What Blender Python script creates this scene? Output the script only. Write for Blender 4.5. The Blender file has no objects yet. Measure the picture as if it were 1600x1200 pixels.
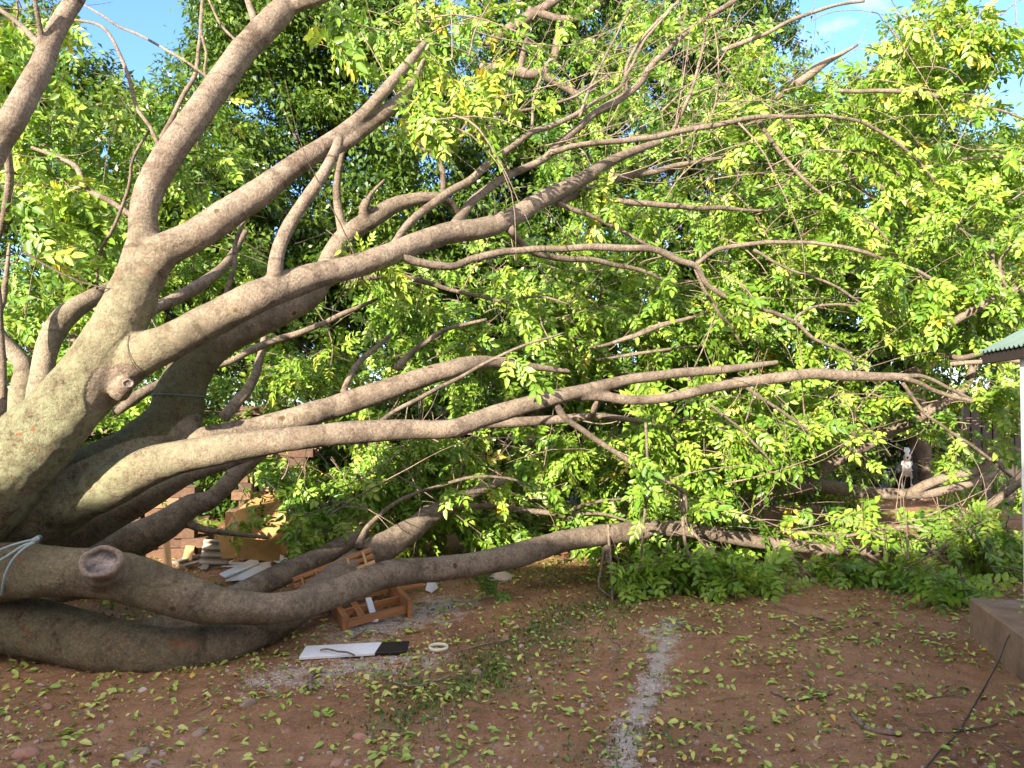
import bpy, bmesh, math, random
import numpy as np
from mathutils import Vector, Matrix, noise, kdtree

random.seed(7)
rng = np.random.default_rng(7)
scene = bpy.context.scene
COL = scene.collection

# ------------------------------------------------------------------ camera, sky, sun, exposure
F = 1164.0                      # focal length in units of a 1600-wide frame
EYE = 1.6
PITCH = math.radians(1.48)
cd = bpy.data.cameras.new('camera'); cam = bpy.data.objects.new('camera', cd); COL.objects.link(cam)
cam.location = (0, 0, EYE)
cam.rotation_euler = (math.pi/2 + PITCH, 0, 0)
cd.sensor_width = 36; cd.lens = 36*F/1600
cd.clip_start = 0.05; cd.clip_end = 2000
scene.camera = cam

SUN_EL, SUN_AZ = math.radians(17.5), math.radians(30)     # behind the camera, 30 degrees to its left
SUN_DIR = Vector((-math.sin(SUN_AZ)*math.cos(SUN_EL), -math.cos(SUN_AZ)*math.cos(SUN_EL), math.sin(SUN_EL)))
world = bpy.data.worlds.new('World'); scene.world = world; world.use_nodes = True
wn, wl = world.node_tree.nodes, world.node_tree.links
wn.clear()
wo = wn.new('ShaderNodeOutputWorld'); bg = wn.new('ShaderNodeBackground'); sky = wn.new('ShaderNodeTexSky')
sky.sky_type = 'NISHITA'; sky.sun_disc = False
sky.sun_elevation = SUN_EL; sky.sun_rotation = math.pi + SUN_AZ
sky.air_density = 1.0; sky.dust_density = 0.6; sky.ozone_density = 1.6
tcw = wn.new('ShaderNodeTexCoord'); cn = wn.new('ShaderNodeTexNoise'); mpw = wn.new('ShaderNodeMapping')
mpw.inputs['Scale'].default_value = (1.0, 1.0, 2.6); mpw.inputs['Location'].default_value = (0.35, 0.1, 0.2)
cn.inputs['Scale'].default_value = 2.6; cn.inputs['Detail'].default_value = 7; cn.inputs['Roughness'].default_value = 0.58
cr = wn.new('ShaderNodeValToRGB'); cr.color_ramp.elements[0].position = 0.66; cr.color_ramp.elements[1].position = 0.90
mxw = wn.new('ShaderNodeMix'); mxw.data_type = 'RGBA'; mxw.inputs['B'].default_value = (5.6, 5.1, 4.6, 1)
wl.new(tcw.outputs['Generated'], mpw.inputs['Vector']); wl.new(mpw.outputs['Vector'], cn.inputs['Vector'])
# thin broken cloud in front; heavy cloud added out of view to fill shade
spw = wn.new('ShaderNodeSeparateXYZ'); wl.new(tcw.outputs['Generated'], spw.inputs[0])
mrw = wn.new('ShaderNodeMapRange'); mrw.inputs['From Min'].default_value = 0.30; mrw.inputs['From Max'].default_value = -0.35
mrw.inputs['To Min'].default_value = 0.0; mrw.inputs['To Max'].default_value = 0.34; wl.new(spw.outputs[1], mrw.inputs['Value'])
adw = wn.new('ShaderNodeMath'); adw.operation = 'ADD'; wl.new(cn.outputs['Fac'], adw.inputs[0]); wl.new(mrw.outputs['Result'], adw.inputs[1])
wl.new(adw.outputs[0], cr.inputs['Fac']); wl.new(cr.outputs['Color'], mxw.inputs['Factor'])
tint = wn.new('ShaderNodeMix'); tint.data_type = 'RGBA'; tint.blend_type = 'MULTIPLY'; tint.inputs['Factor'].default_value = 1.0; tint.inputs['B'].default_value = (0.56, 0.72, 1.0, 1)
wl.new(sky.outputs['Color'], tint.inputs['A']); wl.new(tint.outputs['Result'], mxw.inputs['A']); wl.new(mxw.outputs['Result'], bg.inputs['Color'])
bg.inputs['Strength'].default_value = 0.15
wl.new(bg.outputs['Background'], wo.inputs['Surface'])
sd = bpy.data.lights.new('sun', 'SUN'); sd.energy = 5.0; sd.angle = math.radians(0.53); sd.color = (1.0, 0.90, 0.76)
so = bpy.data.objects.new('sun', sd); COL.objects.link(so); so.rotation_euler = SUN_DIR.to_track_quat('Z', 'Y').to_euler()
so.location = SUN_DIR*30
scene.view_settings.view_transform = 'Standard'; scene.view_settings.look = 'None'
scene.view_settings.gamma = 1.0; scene.view_settings.use_curve_mapping = False
scene.view_settings.exposure = 1.86
scene.render.engine = 'CYCLES'
scene.cycles.max_bounces = 8; scene.cycles.diffuse_bounces = 4; scene.cycles.transmission_bounces = 4
scene.cycles.use_denoising = True

# ------------------------------------------------------------------ helpers
CT, ST = math.cos(PITCH), math.sin(PITCH)
def P(px, py, d):
    """the point of the place seen at this spot of the photograph, d metres in front of the lens"""
    u, v = (px-800)/F*d, (600-py)/F*d
    return Vector((u, d*CT - v*ST, EYE + d*ST + v*CT))
def G(px, py, z=0.0):
    """the point on the ground seen there"""
    v = (600-py)/F; k = (z-EYE)/(ST+v*CT)
    return Vector(((px-800)/F*k, k*(CT-v*ST), z))
def project(A):
    """n x 3 world points to picture coordinates and depth"""
    y, z = A[:, 1], A[:, 2]-EYE
    d = y*CT + z*ST; v = -y*ST + z*CT
    d = np.maximum(d, 1e-3)
    return 800 + A[:, 0]/d*F, 600 - v/d*F, d
def gz(x, y):
    return 0.018*noise.noise((x*0.7, y*0.7, 3.1)) + 0.008*noise.noise((x*2.9, y*2.9, 7.7))

def tag(o, label=None, cat=None, group=None, kind=None):
    if label: o['label'] = label
    if cat: o['category'] = cat
    if group: o['group'] = group
    if kind: o['kind'] = kind
    return o
def empty(name, loc, label, cat, group=None):
    o = bpy.data.objects.new(name, None); COL.objects.link(o); o.location = loc; o.empty_display_size = 0.2
    return tag(o, label, cat, group)
def link(name, me, mat, parent=None, smooth=True):
    o = bpy.data.objects.new(name, me); COL.objects.link(o)
    if mat is not None: me.materials.append(mat)
    if parent is not None:
        o.parent = parent
        M = parent.matrix_basis.copy()
        if parent.parent is not None: M = parent.parent.matrix_basis @ M
        o.matrix_parent_inverse = M.inverted()      # children keep world coordinates
    me.polygons.foreach_set('use_smooth', [smooth]*len(me.polygons))
    return o
def np_mesh(name, V, Q, attrs=None):
    """quads only"""
    me = bpy.data.meshes.new(name)
    V = np.asarray(V, np.float32); Q = np.asarray(Q, np.int32)
    me.vertices.add(len(V)); me.vertices.foreach_set('co', V.ravel())
    k = Q.shape[1]
    me.loops.add(Q.size); me.loops.foreach_set('vertex_index', Q.ravel())
    me.polygons.add(len(Q)); me.polygons.foreach_set('loop_start', np.arange(len(Q), dtype=np.int32)*k)
    try: me.polygons.foreach_set('loop_total', np.full(len(Q), k, np.int32))
    except Exception: pass
    for a, val in (attrs or {}).items():
        at = me.attributes.new(a, 'FLOAT', 'POINT'); at.data.foreach_set('value', np.asarray(val, np.float32))
    me.update(calc_edges=True)
    return me

class Quads:
    """collects quad geometry with per-vertex attributes"""
    def __init__(s): s.V=[]; s.Q=[]; s.A={}; s.n=0
    def add(self, V, Q, **a):
        V=np.asarray(V); self.V.append(V); self.Q.append(np.asarray(Q)+self.n)
        for k in a: self.A.setdefault(k, []).append(np.broadcast_to(np.asarray(a[k], float), (len(V),)))
        self.n += len(V)
    def mesh(s, name):
        return np_mesh(name, np.concatenate(s.V), np.concatenate(s.Q), {k: np.concatenate(v) for k, v in s.A.items()})

def spline(pts, step):
    """pts: list of (Vector, radius) -> evenly resampled positions and radii (Catmull-Rom)"""
    A = np.array([[p.x, p.y, p.z, r] for p, r in pts], float)
    if len(A) == 2: A = np.array([A[0], (A[0]+A[1])/2, A[1]])
    B = np.vstack([2*A[0]-A[1], A, 2*A[-1]-A[-2]])
    out = []
    for i in range(1, len(B)-2):
        p0, p1, p2, p3 = B[i-1], B[i], B[i+1], B[i+2]
        n = max(2, int(np.linalg.norm((p2-p1)[:3])/step))
        t = np.linspace(0, 1, n, endpoint=False)[:, None]
        out.append(0.5*((2*p1)+(-p0+p2)*t+(2*p0-5*p1+4*p2-p3)*t*t+(-p0+3*p1-3*p2+p3)*t**3))
    out = np.vstack(out+[B[-2][None]])
    return out[:, :3], np.maximum(out[:, 3], A[:, 3].min()*0.8)
def tube(C, R, sides=8, cap=True, wob=0.0, seed=0.0):
    C = np.asarray(C, float); R = np.asarray(R, float).copy(); n = len(C)
    T = np.gradient(C, axis=0); T /= np.linalg.norm(T, axis=1)[:, None]+1e-9
    s = np.concatenate([[0], np.cumsum(np.linalg.norm(np.diff(C, axis=0), axis=1))])
    u = np.cross(T[0], [0.3, 0.2, 0.93]); u /= np.linalg.norm(u)+1e-9
    U = np.empty_like(C)
    for i in range(n):
        u = u - T[i]*np.dot(u, T[i]); u /= np.linalg.norm(u)+1e-9; U[i] = u
    W = np.cross(T, U)
    if cap:
        C = np.vstack([C[:1]-T[:1]*R[0]*0.3, C, C[-1:]+T[-1:]*R[-1]*0.3]); U = np.vstack([U[:1], U, U[-1:]]); W = np.vstack([W[:1], W, W[-1:]])
        R = np.concatenate([[1e-5], R, [1e-5]]); s = np.concatenate([[0], s, [s[-1]]]); n += 2
    a = np.linspace(0, 2*np.pi, sides, endpoint=False)
    RR = R[:, None]*np.ones(sides)[None]
    if wob:
        RR = RR*(1+wob*np.sin(a[None]*2+s[:, None]*3.1+seed)+wob*0.7*np.sin(a[None]*3-s[:, None]*7+seed*2)+wob*0.6*np.sin(s[:, None]*9.3+seed))
    V = C[:, None]+RR[..., None]*(np.cos(a)[None, :, None]*U[:, None]+np.sin(a)[None, :, None]*W[:, None])
    i = np.arange(n-1)[:, None]*sides; j = np.arange(sides)[None]; k = (np.arange(sides)+1)[None] % sides
    Q = np.stack([i+j, i+k, i+sides+k, i+sides+j], -1).reshape(-1, 4)
    return V.reshape(-1, 3), Q, np.repeat(s, sides), np.repeat(R, sides)
def trace(pts, d0=None, d1=None):
    """(px, py, d, width px) or (px, py, width px) with the depth running from d0 to d1"""
    out = []
    n = len(pts)
    for i, p in enumerate(pts):
        if len(p) == 4: x, y, d, w = p
        else:
            x, y, w = p; d = d0+(d1-d0)*i/max(1, n-1)
        out.append((P(x, y, d), w/2*d/F))
    return out

# ------------------------------------------------------------------ materials
def mat(name):
    m = bpy.data.materials.new(name); m.use_nodes = True
    nt = m.node_tree; b = nt.nodes['Principled BSDF']
    return m, nt.nodes, nt.links, b
def ramp(nodes, stops):
    r = nodes.new('ShaderNodeValToRGB'); e = r.color_ramp.elements
    while len(e) < len(stops): e.new(0.5)
    for el, (p, c) in zip(e, stops): el.position = p; el.color = (*c, 1)
    return r
def nz(nodes, links, scale, detail=4, rough=0.55, vec=None, dist=0):
    n = nodes.new('ShaderNodeTexNoise'); n.inputs['Scale'].default_value = scale; n.inputs['Detail'].default_value = detail
    n.inputs['Roughness'].default_value = rough; n.inputs['Distortion'].default_value = dist
    if vec is not None: links.new(vec, n.inputs['Vector'])
    return n
def mixc(nodes, links, fac, a, b, mode='MIX'):
    m = nodes.new('ShaderNodeMix'); m.data_type = 'RGBA'; m.blend_type = mode
    for sock, v in (('Factor', fac), ('A', a), ('B', b)):
        if isinstance(v, (int, float)): m.inputs[sock].default_value = v
        elif isinstance(v, tuple): m.inputs[sock].default_value = (*v, 1)
        else: links.new(v, m.inputs[sock])
    return m.outputs['Result']
def math_(nodes, links, op, a, b=0.5):
    m = nodes.new('ShaderNodeMath'); m.operation = op
    for i, v in enumerate((a, b)):
        if isinstance(v, (int, float)): m.inputs[i].default_value = v
        else: links.new(v, m.inputs[i])
    return m.outputs[0]
def attr(nodes, name):
    a = nodes.new('ShaderNodeAttribute'); a.attribute_name = name; return a.outputs['Fac']
def bump(nodes, links, b, h, strength, dist):
    bm = nodes.new('ShaderNodeBump'); bm.inputs['Strength'].default_value = strength; bm.inputs['Distance'].default_value = dist
    links.new(h, bm.inputs['Height']); links.new(bm.outputs['Normal'], b.inputs['Normal']); return bm

def bark_material(name, light, dark, lichen=True):
    m, n, l, b = mat(name)
    pos = n.new('ShaderNodeNewGeometry').outputs['Position']
    big = nz(n, l, 2.2, 5, 0.6, pos); mid = nz(n, l, 14, 5, 0.65, pos); fine = nz(n, l, 70, 4, 0.7, pos)
    c = ramp(n, [(0.30, dark), (0.52, light), (0.78, tuple(min(1, x*1.22) for x in light))])
    l.new(math_(n, l, 'ADD', math_(n, l, 'MULTIPLY', big.outputs['Fac'], 0.55), math_(n, l, 'MULTIPLY', mid.outputs['Fac'], 0.45)), c.inputs['Fac'])
    col = c.outputs['Color']
    # short cross lines that run round a limb
    s = attr(n, 's'); rad = attr(n, 'rad')
    cx = n.new('ShaderNodeCombineXYZ'); l.new(math_(n, l, 'MULTIPLY', s, 46.0), cx.inputs[0])
    sp = n.new('ShaderNodeSeparateXYZ'); l.new(pos, sp.inputs[0])
    l.new(math_(n, l, 'MULTIPLY', sp.outputs[2], 9.0), cx.inputs[1]); l.new(math_(n, l, 'MULTIPLY', sp.outputs[1], 9.0), cx.inputs[2])
    ring = nz(n, l, 1.0, 3, 0.6, cx.outputs[0])
    rr = ramp(n, [(0.28, (0.66, 0.62, 0.58)), (0.46, (1, 1, 1))]); l.new(ring.outputs['Fac'], rr.inputs['Fac'])
    col = mixc(n, l, 0.8, col, rr.outputs['Color'], 'MULTIPLY')
    ln = nz(n, l, 1.0, 2, 0.5); cl = n.new('ShaderNodeCombineXYZ'); l.new(math_(n, l, 'MULTIPLY', s, 2.6), cl.inputs[0]); l.new(math_(n, l, 'MULTIPLY', sp.outputs[2], 2.0), cl.inputs[1]); l.new(cl.outputs[0], ln.inputs['Vector'])
    lr = ramp(n, [(0.0, (1, 1, 1)), (0.004, (0.45, 0.38, 0.33)), (0.012, (1, 1, 1))]); l.new(math_(n, l, 'ABSOLUTE', math_(n, l, 'SUBTRACT', ln.outputs['Fac'], 0.5), 0.0), lr.inputs['Fac']); lr.color_ramp.elements[0].color = (0.45, 0.38, 0.33, 1)
    col = mixc(n, l, 0.5, col, lr.outputs['Color'], 'MULTIPLY')
    spk = ramp(n, [(0.32, (0.58, 0.55, 0.51)), (0.5, (1, 1, 1)), (0.68, (1.36, 1.32, 1.24))]); l.new(fine.outputs['Fac'], spk.inputs['Fac'])
    col = mixc(n, l, 0.95, col, spk.outputs['Color'], 'MULTIPLY')
    kv = n.new('ShaderNodeTexVoronoi'); kv.inputs['Scale'].default_value = 3.2; l.new(pos, kv.inputs['Vector'])      # old leaf and twig scars
    kr = ramp(n, [(0.0, (0.25, 0.19, 0.15)), (0.055, (0.42, 0.34, 0.28)), (0.075, (1.2, 1.15, 1.05)), (0.12, (1, 1, 1))]); l.new(math_(n, l, 'ADD', kv.outputs['Distance'], math_(n, l, 'MULTIPLY', math_(n, l, 'SUBTRACT', mid.outputs['Fac'], .5), .08)), kr.inputs['Fac'])
    col = mixc(n, l, 0.9, col, kr.outputs['Color'], 'MULTIPLY')
    bl = nz(n, l, 5.0, 3, 0.6, pos, 0.4); br = ramp(n, [(0.36, (0.68, 0.65, 0.62)), (0.52, (1, 1, 1)), (0.70, (1.18, 1.16, 1.1))]); l.new(bl.outputs['Fac'], br.inputs['Fac'])
    col = mixc(n, l, 0.9, col, br.outputs['Color'], 'MULTIPLY')
    vo = n.new('ShaderNodeTexVoronoi'); vo.inputs['Scale'].default_value = 62; l.new(mixc(n, l, 0.06, pos, fine.outputs['Color']), vo.inputs['Vector'])
    vl = ramp(n, [(0.0, (1.3, 1.27, 1.2)), (0.22, (1.06, 1.05, 1.03)), (0.5, (0.9, 0.89, 0.88)), (0.7, (0.72, 0.7, 0.68))]); l.new(vo.outputs['Distance'], vl.inputs['Fac']); col = mixc(n, l, 0.75, col, vl.outputs['Color'], 'MULTIPLY')
    h = math_(n, l, 'ADD', math_(n, l, 'MULTIPLY', ring.outputs['Fac'], 0.4), math_(n, l, 'MULTIPLY', fine.outputs['Fac'], 0.7))
    if lichen:
        ms = attr(n, 'moss'); age = attr(n, 'age')
        lv = nz(n, l, 9, 6, 0.72, pos); lv2 = nz(n, l, 26, 4, 0.7, pos)
        # scaly old bark
        sc = ramp(n, [(0.0, (1.25, 1.15, 1.02)), (0.40, (1.05, 0.95, 0.82)), (0.62, (0.45, 0.37, 0.28))]); l.new(vo.outputs['Distance'], sc.inputs['Fac'])
        col = mixc(n, l, age, col, mixc(n, l, 1.0, col, sc.outputs['Color'], 'MULTIPLY'))
        warm = mixc(n, l, 1.0, col, (1.15, 0.92, 0.66), 'MULTIPLY'); col = mixc(n, l, math_(n, l, 'MULTIPLY', age, 0.5), col, warm)
        g1 = ramp(n, [(0.40, (0, 0, 0)), (0.54, (1, 1, 1))])
        l.new(math_(n, l, 'ADD', math_(n, l, 'MULTIPLY', lv.outputs['Fac'], 0.45), math_(n, l, 'MULTIPLY', mixc(n, l, 0.5, lv2.outputs['Color'], fine.outputs['Color']), 0.55)), g1.inputs['Fac'])
        col = mixc(n, l, math_(n, l, 'MULTIPLY', g1.outputs['Color'], ms), col, mixc(n, l, lv2.outputs['Fac'], (0.20, 0.215, 0.10), (0.52, 0.50, 0.31)))
        h = math_(n, l, 'ADD', h, math_(n, l, 'MULTIPLY', math_(n, l, 'SUBTRACT', 1.0, vo.outputs['Distance']), math_(n, l, 'MULTIPLY', age, 1.6)))
        moss_shade = attr(n, 'moss_shade'); col = mixc(n, l, math_(n, l, 'MULTIPLY', moss_shade, math_(n, l, 'ADD', lv.outputs['Fac'], .35)), col, mixc(n, l, 1.0, col, (0.42, 0.45, 0.33), 'MULTIPLY'))  # dark moss and painted shade multiplied into the bark
        # raw orange scratches
        sw = nz(n, l, 7.0, 2, 0.5, pos, 1.5); sr = ramp(n, [(0.705, (0, 0, 0)), (0.72, (1, 1, 1))]); l.new(sw.outputs['Fac'], sr.inputs['Fac'])
        col = mixc(n, l, math_(n, l, 'MULTIPLY', sr.outputs['Color'], math_(n, l, 'MULTIPLY', age, 0.8)), col, (0.36, 0.12, 0.05))
    l.new(col, b.inputs['Base Color']); b.inputs['Roughness'].default_value = 0.88
    b.inputs['Specular IOR Level'].default_value = 0.25
    bump(n, l, b, h, 0.9, 0.016)
    return m
BARK = bark_material('bark', (0.235, 0.187, 0.143), (0.112, 0.086, 0.064))
BARK_BG = bark_material('grey_bark', (0.21, 0.165, 0.13), (0.10, 0.08, 0.062), lichen=False)
TWIG = bark_material('twig_bark', (0.27, 0.205, 0.16), (0.14, 0.105, 0.08), lichen=False)

def leaf_material(name, stops, trans=0.27, rough=0.40):
    m, n, l, b = mat(name)
    v = attr(n, 'var'); r = ramp(n, stops); l.new(v, r.inputs['Fac'])
    pos = n.new('ShaderNodeNewGeometry').outputs['Position']
    nn = nz(n, l, 30, 2, 0.5, pos); k = ramp(n, [(0.3, (0.82, 0.82, 0.8)), (0.7, (1.12, 1.12, 1.1))]); l.new(nn.outputs['Fac'], k.inputs['Fac'])
    c = mixc(n, l, 1.0, r.outputs['Color'], k.outputs['Color'], 'MULTIPLY')
    l.new(c, b.inputs['Base Color']); b.inputs['Roughness'].default_value = rough; b.inputs['Specular IOR Level'].default_value = 0.45
    tr = n.new('ShaderNodeBsdfTranslucent'); l.new(mixc(n, l, 1.0, c, (1.25, 1.2, 0.6), 'MULTIPLY'), tr.inputs['Color'])
    mx = n.new('ShaderNodeMixShader'); mx.inputs[0].default_value = trans
    l.new(b.outputs['BSDF'], mx.inputs[1]); l.new(tr.outputs['BSDF'], mx.inputs[2])
    l.new(mx.outputs[0], n['Material Output'].inputs['Surface'])
    return m
LEAF = leaf_material('fresh_leaf', [(0.0, (0.028, 0.08, 0.010)), (0.35, (0.10, 0.21, 0.020)), (0.70, (0.24, 0.37, 0.042)), (0.93, (0.42, 0.50, 0.09)), (0.97, (0.62, 0.48, 0.05))])
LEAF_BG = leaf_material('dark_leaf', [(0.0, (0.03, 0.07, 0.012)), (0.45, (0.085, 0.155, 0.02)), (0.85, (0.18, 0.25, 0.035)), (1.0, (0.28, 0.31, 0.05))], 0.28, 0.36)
LITTER = leaf_material('shed_leaf', [(0.0, (0.07, 0.15, 0.03)), (0.3, (0.24, 0.36, 0.06)), (0.6, (0.44, 0.50, 0.11)), (0.8, (0.58, 0.54, 0.18)), (0.92, (0.62, 0.40, 0.06)), (1.0, (0.30, 0.15, 0.06))], 0.12, 0.5)

def plain(name, col, rough=0.7, var=0.25, scale=12, bumpk=0.2, spec=0.3, detail=5):
    m, n, l, b = mat(name)
    pos = n.new('ShaderNodeNewGeometry').outputs['Position']
    t = nz(n, l, scale, detail, 0.65, pos)
    r = ramp(n, [(0.28, tuple(c*(1-var) for c in col)), (0.72, tuple(min(1, c*(1+var)) for c in col))]); l.new(t.outputs['Fac'], r.inputs['Fac'])
    l.new(r.outputs['Color'], b.inputs['Base Color']); b.inputs['Roughness'].default_value = rough; b.inputs['Specular IOR Level'].default_value = spec
    f = nz(n, l, scale*6, 3, 0.6, pos); bump(n, l, b, f.outputs['Fac'], bumpk, 0.006)
    return m
def grain(name, col, axis_scale=(3, 60, 60), var=0.35, rough=0.65):
    m, n, l, b = mat(name)
    tc = n.new('ShaderNodeTexCoord').outputs['Object']; mp = n.new('ShaderNodeMapping'); mp.inputs['Scale'].default_value = axis_scale
    l.new(tc, mp.inputs['Vector']); t = nz(n, l, 1.0, 5, 0.6, mp.outputs['Vector'], 0.6)
    r = ramp(n, [(0.3, tuple(c*(1-var) for c in col)), (0.7, tuple(min(1, c*(1+var)) for c in col))]); l.new(t.outputs['Fac'], r.inputs['Fac'])
    l.new(r.outputs['Color'], b.inputs['Base Color']); b.inputs['Roughness'].default_value = rough
    bump(n, l, b, t.outputs['Fac'], 0.25, 0.004)
    return m
M_WOOD = grain('orange_wood', (0.36, 0.16, 0.06)); M_RAW = grain('raw_wood', (0.55, 0.33, 0.15)); M_GREYWOOD = grain('grey_wood', (0.26, 0.22, 0.18))
M_WHITE = plain('white_paint', (0.66, 0.67, 0.70), 0.5, 0.10, 9); M_CHAR = plain('dark_laminate', (0.022, 0.017, 0.014), 0.45, 0.4, 14)
M_CARD = plain('cardboard', (0.48, 0.265, 0.10), 0.85, 0.25, 7); M_CONC = plain('concrete', (0.25, 0.165, 0.105), 0.92, 0.45, 5, 0.8)
M_ROOF = plain('green_roof_paint', (0.14, 0.20, 0.175), 0.55, 0.15, 6); M_FASCIA = plain('dark_fascia', (0.035, 0.025, 0.022), 0.8)
M_WALL = plain('white_wall', (0.72, 0.73, 0.74), 0.7, 0.06, 4); M_ROPE = plain('rope_fibre', (0.27, 0.33, 0.32), 0.9, 0.3, 90, 0.5)
M_WIRE = plain('wire', (0.10, 0.16, 0.15), 0.5); M_CABLE = plain('black_rubber', (0.05, 0.046, 0.046), 0.7)
M_RING = plain('cream_card', (0.66, 0.60, 0.44), 0.7, 0.12, 40); M_SHEET = plain('fibre_cement', (0.30, 0.26, 0.20), 0.85, 0.25, 10, 0.4)
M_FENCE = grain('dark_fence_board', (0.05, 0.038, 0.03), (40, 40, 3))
def brick_mat():
    m, n, l, b = mat('brick')
    v = attr(n, 'var'); pos = n.new('ShaderNodeNewGeometry').outputs['Position']
    r = ramp(n, [(0, (0.085, 0.05, 0.033)), (0.6, (0.16, 0.088, 0.05)), (1, (0.32, 0.18, 0.10))]); l.new(v, r.inputs['Fac'])
    t = nz(n, l, 25, 5, 0.7, pos); k = ramp(n, [(0.3, (0.55, 0.52, 0.5)), (0.7, (1.15, 1.15, 1.15))]); l.new(t.outputs['Fac'], k.inputs['Fac'])
    l.new(mixc(n, l, 1.0, r.outputs['Color'], k.outputs['Color'], 'MULTIPLY'), b.inputs['Base Color']); b.inputs['Roughness'].default_value = 0.92
    bump(n, l, b, t.outputs['Fac'], 0.6, 0.01); return m
M_BRICK = brick_mat()

# ------------------------------------------------------------------ ground
def ground():
    def axis(lo, hi, fine, far, far2):
        a = list(np.arange(lo, hi+1e-6, fine))
        v, st = hi, fine
        while v < far2: st *= 1.35; v += st; a.append(min(v, far2))
        v, st = lo, fine; pre = []
        while v > far: st *= 1.35; v -= st; pre.append(max(v, far))
        return np.array(pre[::-1]+a)
    X = axis(-4.4, 4.2, 0.03, -300, 300); Y = axis(2.4, 9.0, 0.03, -60, 500)
    gx, gy = np.meshgrid(X, Y); n0, n1 = gx.shape
    zz = np.array([gz(x, y) if abs(x) < 30 and y < 40 else 0.0 for x, y in zip(gx.ravel(), gy.ravel())])
    fx = np.exp(-((gx.ravel()/8)**4))*np.exp(-(((gy.ravel()-5)/8)**4))
    lump = np.array([0.012*noise.noise((x*9, y*9, 1.0))+0.009*abs(noise.noise((x*23, y*23, 4.0))) if f > 0.2 else 0 for x, y, f in zip(gx.ravel(), gy.ravel(), fx)])
    V = np.stack([gx.ravel(), gy.ravel(), zz*fx+lump*fx], 1)
    i = np.arange(n0-1)[:, None]*n1+np.arange(n1-1)[None]
    Q = np.stack([i, i+1, i+n1+1, i+n1], -1).reshape(-1, 4)
    px, py, d = project(V)
    def seg(pts, w):
        best = np.full(len(V), 9.0)
        W = [G(*p) for p in pts]
        for a, b in zip(W[:-1], W[1:]):
            ab = np.array((b-a)[:2]); t = np.clip(((V[:, :2]-np.array(a[:2]))@ab)/(ab@ab), 0, 1)
            best = np.minimum(best, np.linalg.norm(V[:, :2]-(np.array(a[:2])+t[:, None]*ab), axis=1))
        return np.clip(1-best/w, 0, 1)
    ash = np.maximum.reduce([seg([(1050, 968), (1030, 1030), (1010, 1090), (985, 1140), (965, 1230)], 0.145)*1.05,
                             seg([(560, 985), (660, 960), (690, 945)], 0.5)*0.9, seg([(430, 1060), (520, 1050), (640, 1030)], 0.45)*0.75,
                             seg([(1010, 985), (1060, 990)], 0.16)*0.8])
    grass = np.maximum.reduce([seg([(680, 1070), (760, 1060), (900, 960), (1000, 915)], 0.5), seg([(250, 940), (330, 960)], 0.6), seg([(620, 1130), (700, 1085)], 0.3),
                               seg([(700, 900), (950, 900)], 0.6)*0.7, seg([(900, 1180), (1090, 1150)], 0.3)*0.5])
    mulch = seg([(850, 915), (925, 908)], 0.38)
    me = np_mesh('ground', V, Q, {'ash': ash, 'turf': grass, 'mulch': mulch})
    m, n, l, b = mat('red_soil')
    pos = n.new('ShaderNodeNewGeometry').outputs['Position']
    a1 = nz(n, l, 1.1, 5, 0.6, pos); a2 = nz(n, l, 9, 6, 0.7, pos); a3 = nz(n, l, 60, 4, 0.7, pos); a4 = nz(n, l, 200, 2, 0.6, pos)
    soil = ramp(n, [(0.34, (0.165, 0.075, 0.038)), (0.50, (0.40, 0.205, 0.105)), (0.66, (0.60, 0.365, 0.21))])
    mixf = math_(n, l, 'ADD', math_(n, l, 'MULTIPLY', a1.outputs['Fac'], 0.4), math_(n, l, 'ADD', math_(n, l, 'MULTIPLY', a2.outputs['Fac'], 0.3), math_(n, l, 'MULTIPLY', a3.outputs['Fac'], 0.3)))
    l.new(mixf, soil.inputs['Fac']); col = soil.outputs['Color']
    gr = ramp(n, [(0.60, (0, 0, 0)), (0.68, (1, 1, 1))]); l.new(a4.outputs['Fac'], gr.inputs['Fac'])
    col = mixc(n, l, math_(n, l, 'MULTIPLY', gr.outputs['Color'], 0.8), col, (0.52, 0.38, 0.28))
    def masked(at, thr):
        t = math_(n, l, 'ADD', attr(n, at), math_(n, l, 'MULTIPLY', math_(n, l, 'SUBTRACT', math_(n, l, 'ADD', math_(n, l, 'MULTIPLY', a2.outputs['Fac'], 0.6), math_(n, l, 'MULTIPLY', a3.outputs['Fac'], 0.4)), 0.5), 4.2))
        r = ramp(n, [(thr, (0, 0, 0)), (thr+0.5, (1, 1, 1))]); l.new(t, r.inputs['Fac']); return r.outputs['Color']
    col = mixc(n, l, math_(n, l, 'MULTIPLY', masked('turf', 0.45), 0.6), col, (0.15, 0.14, 0.06))
    col = mixc(n, l, math_(n, l, 'MULTIPLY', masked('mulch', 0.35), 0.8), col, (0.15, 0.05, 0.03))
    col = mixc(n, l, math_(n, l, 'MULTIPLY', masked('ash', 0.40), 0.9), col, mixc(n, l, a3.outputs['Fac'], (0.36, 0.29, 0.235), (0.88, 0.79, 0.70)))
    l.new(col, b.inputs['Base Color']); b.inputs['Roughness'].default_value = 0.95; b.inputs['Specular IOR Level'].default_value = 0.15
    bump(n, l, b, math_(n, l, 'ADD', a3.outputs['Fac'], math_(n, l, 'MULTIPLY', a4.outputs['Fac'], 0.7)), 1.0, 0.02)
    tag(link('ground', me, m), kind='structure')
    return V, ash, grass
GV, GASH, GGRASS = ground()

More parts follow.
